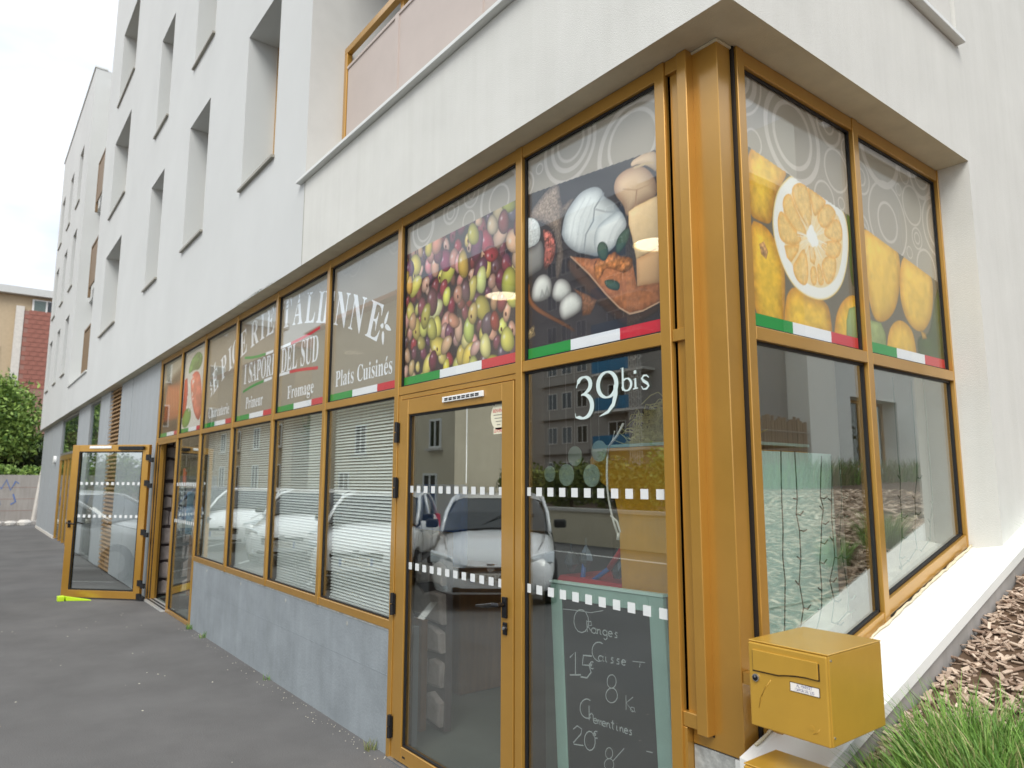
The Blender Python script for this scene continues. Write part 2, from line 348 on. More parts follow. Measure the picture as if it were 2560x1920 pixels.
# windows of the main block: frame > pane, plus a sill each
def slot_window(a, b, z0, z1, y, parent=bld, sill=True):
    f = MB(); t = .05
    f.box(a, a+t, y, y+.05, z0, z1); f.box(b-t, b, y, y+.05, z0, z1); f.box(a+t, b-t, y+.001, y+.05, z0, z0+t); f.box(a+t, b-t, y+.001, y+.05, z1-t, z1)
    if b-a > 1.5: f.box((a+b)/2-.04, (a+b)/2+.04, y+.001, y+.05, z0+t, z1-t)
    fo = f.build('window', M['brown'], parent)
    MB().box(a+t, b-t, y+.02, y+.035, z0+t, z1-t).build('pane', M['glass_dark'], fo)
    if sill: MB().hexa([(a-.02, FY-.035, z0-.03), (b+.02, FY-.035, z0-.03), (b+.02, y, z0-.005), (a-.02, y, z0-.005), (a-.02, FY-.035, z0-.004), (b+.02, FY-.035, z0-.004), (b+.02, y, z0+.012), (a-.02, y, z0+.012)]).build('sill', M['sillmetal'], fo)
for a, b, z0, z1 in holes: slot_window(a, b, z0, z1, FY+.31)
# recessed loggias and the lower far block
mb = MB()
FB = []
for z in (4.66, 7.25, 9.84):
    for a, b in ((-22.4, -21.45), (-24.75, -23.85), (-27.3, -26.3)): FB.append((a, b, z, z+1.72))
wall_holes(mb, -28.0, -20.1, ZS, 13.35, FB, PA, .30)
mb.quad((-20.1, FY, ZS), (-20.1, 2.5, ZS), (-20.1, 2.5, 13.35), (-20.1, FY, 13.35))
mb.quad((-28, FY, ZS), (-28, 6, ZS), (-28, 6, 13.35), (-28, FY, 13.35))
mb.quad((-28, FY, 13.35), (-20.1, FY, 13.35), (-20.1, 6, 13.35), (-28, 6, 13.35))
mb.quad((-20.1, .42, ZS), (-16.45, .42, ZS), (-16.45, .42, 13.0), (-20.1, .42, 13.0))
mb.build('far_wing_wall', M['stucco_plain'], bld, fix=False)
for a, b, z0, z1 in FB: slot_window(a, b, z0, z1, FY+.24)
MB().box(-28.03, -20.08, FY-.03, FY+.3, 13.352, 13.40).build('roof_edge', M['coping'], bld)
MB().box(-20.098, -16.452, FY+.002, .42, ZS+.003, 4.10).build('loggia_slab', M['stucco_plain'], bld)
MB().box(-20.098, -16.452, FY-.03, .42, 4.102, 4.135).build('coping', M['coping'], bld)
for z in (4.14, 6.75, 9.35):
    r = MB(); zr_ = {4.14: 4.42, 6.75: 6.72, 9.35: 9.1}[z]; r.box(-19.4, -16.47, .07, .10, zr_, zr_+1.05); r.box(-19.4, -16.47, .06, .12, zr_+1.1, zr_+1.15); r.box(-19.4, -19.32, .06, .12, zr_-.25, zr_+1.1); ro_ = r.build('balcony_railing', M['railing'], bld)
    if z > 5: MB().box(-20.098, -16.452, .18, .42, z-.25, z-.01).build('loggia_slab', M['stucco_plain'], bld)
# balcony railing of the corner loggia: brown frame, pale mesh panels
RY = .176; RX = .40
rl = MB()
rl.box(-3.38, RX, RY, RY+.05, 5.345, 5.405); rl.box(-3.38, -3.325, RY, RY+.05, 3.96, 5.345)
rl.box(RX-.05, RX, RY+.05, 1.98, 5.345, 5.405)
ro = rl.build('balcony_railing', M['brown'], bld, bevel=.003)
for xa, xb in ((-3.32, -2.45), (-2.395, -1.33), (-1.275, -.2), (-.15, .38)):
    mp_ = MB(); mp_.box(xa, xb, RY+.012, RY+.022, 4.0, 5.19)
    f = mp_.build('mesh_panel', M['mesh'], ro)
    fr = MB(); fr.box(xb, xb+.055, RY, RY+.035, 3.97, 5.215); fr.box(xa, xb, RY+.002, RY+.035, 5.192, 5.215)
    fr.build('post', M['mesh'], ro)
MB().box(-2.44, -2.39, RY+.04, RY+.09, 5.215, 5.345).build('bracket', M['brown'], ro)
MB().box(.36, .37, .23, 1.97, 4.0, 5.19).build('mesh_panel', M['mesh'], ro)
# ------------------------------------------------------------------ ground floor, street front left of the shop
Y0 = .0
lf = MB()
def flat(name, x0, x1, z0, z1, m_, y=0.0, d=.12): return MB().box(x0, x1, y, y+d, z0, z1).build(name, m_, bld)
for i in range(3):
    a = -12.4+i*1.075; flat('cladding_panel', a, a+1.062, .02, ZS-.003, M['greypanel'], .004*(i % 2))
flat('panel_joint', -12.42, -9.16, .02, ZS-.004, M['black'], .012)
for i in range(44): MB().hexa([(-13.58, .0, .03+i*.076), (-12.44, .0, .03+i*.076), (-12.44, .04, .075+i*.076), (-13.58, .04, .075+i*.076), (-13.58, .0, .045+i*.076), (-12.44, .0, .045+i*.076), (-12.44, .04, .09+i*.076), (-13.58, .04, .09+i*.076)]).build('louvre_slat', M['louvre'], bld)
flat('louvre_frame', -13.64, -12.425, .02, ZS-.005, M['louvre'], .045)
flat('cladding_panel', -14.85, -13.66, .02, ZS-.003, M['greypanel'])
def street_window(a, b, z0, z1, fm):
    f = MB(); t = .06
    f.box(a, a+t, .0, .06, z0, z1); f.box(b-t, b, .0, .06, z0, z1); f.box(a+t, b-t, .002, .06, z0, z0+t); f.box(a+t, b-t, .002, .06, z1-t, z1)
    fo = f.build('window', fm, bld); MB().box(a+t, b-t, .03, .04, z0+t, z1-t).build('pane', M['glass_dark'], fo); return fo
street_window(-16.35, -14.87, .02, ZS-.01, M['greymetal'])
flat('cladding_panel', -18.38, -16.37, .02, ZS-.003, M['greypanel'])
street_window(-22.0, -18.4, 2.33, ZS-.01, M['greymetal'])
d_ = MB()
for x in (-22.0, -20.9, -20.1, -19.3, -18.48): d_.box(x, x+.08, .0, .07, .02, 2.32)
d_.box(-22, -18.4, .002, .07, 2.2, 2.325); d_ = d_.build('entrance_door', M['brown'], bld)
MB().box(-21.9, -18.5, .03, .04, .1, 2.2).build('pane', M['glass_dark'], d_)
for i in range(5):
    a = -28.0+i*1.19; flat('cladding_panel', a, a+1.17, .08, ZS-.003, M['greypanel'], .003*(i % 2))
flat('base_strip', -28.0, -22.05, 0, .078, M['stonewhite'], -.02)
wl = thing('wall_lamp', 'small white round lamp on the grey cladding beside the far entrance door', 'lamp', (-23.1, -.02, 2.2))
MB().cyl((-23.1, .0, 2.24), (-23.1, -.07, 2.24), .12, 14).build('lamp_shade', M['white'], wl); MB().cyl((-23.1, .003, 2.24), (-23.1, -.02, 2.24), .07, 12).build('bracket', M['greymetal'], wl)
# ------------------------------------------------------------------ shop interior
def inner(name, q, m_): return MB().quad(*q).build(name, m_, bld, fix=False)
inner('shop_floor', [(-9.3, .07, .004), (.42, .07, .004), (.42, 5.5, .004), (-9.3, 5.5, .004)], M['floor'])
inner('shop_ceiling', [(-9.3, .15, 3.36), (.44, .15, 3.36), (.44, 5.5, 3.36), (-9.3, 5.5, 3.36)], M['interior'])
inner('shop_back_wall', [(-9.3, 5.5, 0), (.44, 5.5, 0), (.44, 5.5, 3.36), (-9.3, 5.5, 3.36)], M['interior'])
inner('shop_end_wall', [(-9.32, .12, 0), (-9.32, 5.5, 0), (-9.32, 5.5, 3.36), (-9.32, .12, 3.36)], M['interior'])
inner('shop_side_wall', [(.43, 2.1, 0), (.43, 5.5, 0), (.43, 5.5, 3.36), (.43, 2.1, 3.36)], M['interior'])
# ------------------------------------------------------------------ shopfront A (street side)
MX = [-9.13, -7.90, -6.757, -5.515, -4.295, -3.126, -1.957, -.682, .268]
ZT0, ZT1, ZH, ZR0, ZR1 = 2.19, 2.243, 3.322, .735, .79
for i, x in enumerate(MX):
    zb = 0.0 if i in (0, 1, 2, 6, 7, 8) else ZR0-.001
    MB().box(x-.026, x+.026, 0, .036, zb, ZS-.001).build('mullion', M['brown'], bld, bevel=.0025)
    MB().box(x-.025, x+.025, .046, .15, zb, ZS-.002).build('mullion_core', M['brown_dark'], bld)
def rail(name, a, b, z0, z1, y=.004): return MB().box(a, b, y, .040, z0, z1).build(name, M['brown'], bld, bevel=.0025)
for i in range(8):
    a, b = MX[i]+.0265, MX[i+1]-.0265
    rail('head_rail', a, b, ZH, ZS-.002); rail('transom', a, b, ZT0, ZT1)
    if i in (2, 3, 4, 5): rail('sill_rail', a, b, ZR0, ZR1)
    if i in (1, 7): rail('bottom_rail', a, b, .0, .045)
def gasket(parent, a, b, z0, z1, ax='y', pos=.026, t=.010, d=.012):
    g_ = MB()
    for (p, q, r_, s_) in ((a, a+t, z0, z1), (b-t, b, z0, z1), (a+t, b-t, z0, z0+t), (a+t, b-t, z1-t, z1)):
        if ax == 'y': g_.box(p, q, pos, pos+d, r_, s_)
        else: g_.box(pos-d, pos, p, q, r_, s_)
    return g_.build('gasket', M['black'], parent)
def pane(a, b, z0, z1, y=.030, lab=None, m_='glass'):
    o = MB().box(a, b, y, y+.006, z0, z1).build('window_pane', M[m_], bld)
    gasket(o, a, b, z0, z1, 'y', y-.009)
    if lab: o['label'] = lab
    return o
UP = []; LOW = []
for i in range(8):
    a, b = MX[i]+.0265, MX[i+1]-.0265
    UP.append(pane(a, b, ZT1, ZH, m_='glass_film'))
    if i == 0 or i == 6: LOW.append(None)
    else: LOW.append(pane(a, b, ZR1 if i in (2, 3, 4, 5) else .046, ZT0, m_='glass_clear' if i == 7 else 'glass'))
# concrete plinth with tie holes
pl = MB().box(MX[2]+.027, MX[6]-.028, .012, .22, -.05, ZR0-.006).build('concrete_plinth', M['concrete'], bld)
for x in (-6.163, -4.971, -3.782, -2.604):
    MB().cyl((x, .011, .676), (x, .02, .676), .016, 12).build('tie_hole', M['rawconcrete'], pl)
MB().box(MX[2]+.03, MX[6]-.03, .0105, .02, .456, .459).build('formwork_line', M['concrete'], pl)
MB().box(MX[2]+.027, MX[6]-.028, .009, .03, ZR0-.012, ZR0-.001).build('sealant_bead', M['rawconcrete'], pl)
# narrow panel, second post, corner column
MB().box(.2945, .3605, .028, .045, .80, 3.335).build('infill_panel', M['brown'], bld)
for z0, z1 in ((.76, .812), (2.196, 2.245), (3.325, 3.386)): MB().box(.2945, .3605, .008, .04, z0, z1).build('transom', M['brown'], bld, bevel=.002)
MB().box(.361, .409, .0, .066, .748, ZS-.001).build('mullion', M['brown'], bld, bevel=.0025)
MB().box(.290, .306, .028, .07, .752, ZS-.003).build('gasket', M['black'], bld)
MB().box(.278, .3085, .010, .06, -.05, .757).build('mullion', M['brown'], bld, bevel=.002)
cp = [(.31, .044), (.527, .044), (.527, .132), (.40, .132), (.31, .12)]
MB().prism(cp, lambda p, t: (p[0], p[1], t), .697, ZS-.001).build('corner_column', M['brown'], bld, bevel=.003, seg=2)
MB().box(.398, .406, .042, .07, .74, ZS-.002).build('gasket', M['black'], bld)
MB().prism([(.398, .036), (.534, .036), (.534, .142), (.398, .142)], lambda p, t: (p[0], p[1], t), 3.374, ZS-.0005).build('sealant_bead', M['sealant'], bld, bevel=.006, seg=2)
MB().box(.311, .484, .047, .3, -.05, .692).build('concrete_base', M['rawconcrete'], bld)
MB().box(.486, .53, .046, .3, -.05, .690).build('corner_strip', M['coping'], bld)
# ------------------------------------------------------------------ shopfront B (garden side), sloping sill
BX = .55; YB = [.170, 1.096, 2.046]
zr1 = lambda y: .792+.272*y; zr2 = lambda y: .832+.268*y
zsill = lambda y: .735+.285*y
for i, y in enumerate(YB):
    zb = (.745, zsill(1.096)-.02, zsill(2.046)-.01)[i]
    MB().box(BX-.038, BX, y-.025, y+.025, zb, ZS-.001).build('mullion', M['brown'], bld, bevel=.0025)
    MB().box(BX-.16, BX-.048, y-.024, y+.024, zb, ZS-.002).build('mullion_core', M['brown_dark'], bld)
MB().box(BX-.05, BX-.012, .133, .146, .70, ZS-.002).build('gasket', M['black'], bld)
for i in range(2):
    a, b = YB[i]+.0255, YB[i+1]-.0255; zr = (zr1, zr2)[i]
    MB().box(BX-.042, BX-.004, a, b, ZH, ZS-.002).build('head_rail', M['brown'], bld, bevel=.0025)
    MB().box(BX-.042, BX-.001, a, b, ZT0, ZT1).build('transom', M['brown'], bld, bevel=.0025)
    MB().hexa([(BX-.042, a, zr(a)-.068), (BX-.003, a, zr(a)-.068), (BX-.003, b, zr(b)-.062), (BX-.042, b, zr(b)-.062), (BX-.042, a, zr(a)), (BX-.003, a, zr(a)), (BX-.003, b, zr(b)), (BX-.042, b, zr(b))]).build('sill_rail', M['brown'], bld, bevel=.002)
    o = MB().box(BX-.034, BX-.028, a, b, ZT1, ZH).build('window_pane', M['glass_film'], bld); gasket(o, a, b, ZT1, ZH, 'x', BX-.021); UP.append(o)
    o = MB().hexa([(BX-.034, a, zr(a)), (BX-.028, a, zr(a)), (BX-.028, b, zr(b)), (BX-.034, b, zr(b)), (BX-.034, a, ZT0), (BX-.028, a, ZT0), (BX-.028, b, ZT0), (BX-.034, b, ZT0)]).build('window_pane', M['glass_garden'], bld)
    g_ = MB(); g_.box(BX-.036, BX-.02, a, a+.008, zr(a), ZT0); g_.box(BX-.036, BX-.02, b-.012, b, zr(b), ZT0); g_.box(BX-.036, BX-.02, a, b, ZT0-.012, ZT0-.0005)
    g_.hexa([(BX-.036, a, zr(a)), (BX-.02, a, zr(a)), (BX-.02, b, zr(b)), (BX-.036, b, zr(b)), (BX-.036, a, zr(a)+.012), (BX-.02, a, zr(a)+.012), (BX-.02, b, zr(b)+.012), (BX-.036, b, zr(b)+.012)])
    g_.build('gasket', M['black'], o)
# white sill flashing that climbs with the garden
zo = lambda y: .722+.307*y
sl_ = MB(); Y = [-.015, .6, 1.2, 2.035, 3.2, 4.6]
prof = lambda y: [(BX-.002, y, zsill(y)-.002), (BX+.03, y, zsill(y)-.006), (.797, y, zo(y)), (.803, y, zo(y)-.006), (.803, y, zo(y)-.05), (.79, y, zo(y)-.05), (BX, y, zsill(y)-.09)]
pr_ = [prof(y) for y in Y]; n = 7
v = [q for r_ in pr_ for q in r_]; fs = [(i*n+k, i*n+(k+1) % n, (i+1)*n+(k+1) % n, (i+1)*n+k) for i in range(len(Y)-1) for k in range(n)]+[tuple(range(n)), tuple(reversed(range((len(Y)-1)*n, len(Y)*n)))]
sl_.add(v, fs).build('sill_flashing', M['sillwhite'], bld)
sb = MB(); pts = []
for k in range(60):
    y = .06+k*(1.97/59); j = random.uniform(-.003, .003)
    pts.append((BX+.012+j, y, zsill(y)+.006+random.uniform(-.004, .006)))
sb.tube(pts, [random.uniform(.004, .008) for _ in pts], 6).build('sealant_bead', M['sealant'], bld, smooth=True)
MB().box(.70, .79, -.05, 4.6, -.05, .55).hexa([(.70, -.05, .55), (.788, -.05, .55), (.788, 4.6, .55), (.70, 4.6, .55), (.70, -.05, zo(0)-.06), (.788, -.05, zo(0)-.06), (.788, 4.6, zo(4.6)-.06), (.70, 4.6, zo(4.6)-.06)]).build('sill_upstand', M['block'], bld)
# ------------------------------------------------------------------ door 39 bis
a, b = -1.929, -.710
lf_ = MB(); x0, x1, g0, g1 = -1.888, -.716, -1.79, -.815
lf_.box(x0, g0, -.004, .05, .018, 2.154); lf_.box(g1, x1, -.004, .05, .018, 2.154); lf_.box(g0, g1, -.003, .05, .018, .105); lf_.box(g0, g1, -.003, .05, 2.058, 2.154)
door = lf_.build('glazed_door', M['brown'], bld, bevel=.0025); door['label'] = 'closed glazed shop door with black lever handle'
MB().box(a, x0-.006, .006, .06, 0, 2.186).build('door_frame', M['brown'], bld, bevel=.002); MB().box(a, b, .008, .06, 2.160, 2.189).build('door_frame', M['brown'], bld, bevel=.002)
o = MB().box(g0, g1, .020, .026, .105, 2.058).build('window_pane', M['glass_clear'], door)
gk = MB()
for (p, q, r_, s_) in ((g0, g0+.01, .105, 2.058), (g1-.01, g1, .105, 2.058), (g0+.01, g1-.01, .105, .115), (g0+.01, g1-.01, 2.048, 2.058)): gk.box(p, q, .006, .02, r_, s_)
gk.build('gasket', M['black'], door)
for z in (1.953, 1.606, .90, .187):
    h = MB(); h.cyl((-1.921, -.012, z-.065), (-1.921, -.012, z-.003), .013, 10); h.cyl((-1.921, -.012, z+.003), (-1.921, -.012, z+.065), .013, 10); h.box(-1.93, -1.90, -.010, .0, z-.06, z+.06); h.build('hinge', M['black'], door)
h = MB(); h.box(-.792, -.756, -.018, -.0045, .985, 1.085)
h.tube([(-.774, -.012, 1.05), (-.774, -.055, 1.05), (-.80, -.066, 1.049), (-.87, -.066, 1.036), (-.95, -.06, 1.026)], [.011, .011, .012, .010, .006], 10)
h.build('door_handle', M['blackgloss'], door, bevel=.003, seg=2)
h = MB(); h.tube([(-.774, -.0045, .935), (-.774, -.016, .935)], .018, 16); h.box(-.790, -.758, -.014, -.0045, .905, .965); h.build('lock_escutcheon', M['blackgloss'], door, bevel=.004, seg=2)
MB().cyl((-.774, -.014, .938), (-.774, -.022, .938), .008, 12).build('lock_cylinder', M['chrome'], door)
vt = MB().box(-1.372, -.970, -.018, -.004, 2.096, 2.128).build('air_vent', M['white'], door, bevel=.002)
for i in range(8): MB().box(-1.345+i*.044, -1.311+i*.044, -.0195, -.010, 2.104, 2.110).box(-1.345+i*.044, -1.311+i*.044, -.0195, -.010, 2.113, 2.119).build('vent_slot', M['black'], vt)
MB().box(-1.93, -.70, -.02, .12, -.002, .012).build('door_threshold', M['greymetal'], bld)
MB().box(g0+.02, g0+.05, -.0045, -.002, .05, .06).build('drain_slot', M['black'], door)
# row stickers
def squares(x0, n, pitch, y, parent, zz=(1.598, 1.14), half=.0205, P=None):
    for z in zz:
        for i in range(n):
            x = x0+i*pitch
            MB().box(x-half, x+half, y, y+.0012, z-half, z+half).build('safety_square', M['frost'], parent)
squares(-.640, 11, .0835, .0284, LOW[7]); squares(-1.765, 12, .0835, .0186, door); squares(-7.83, 12, .0915, .0284, LOW[1])
# number on the glass

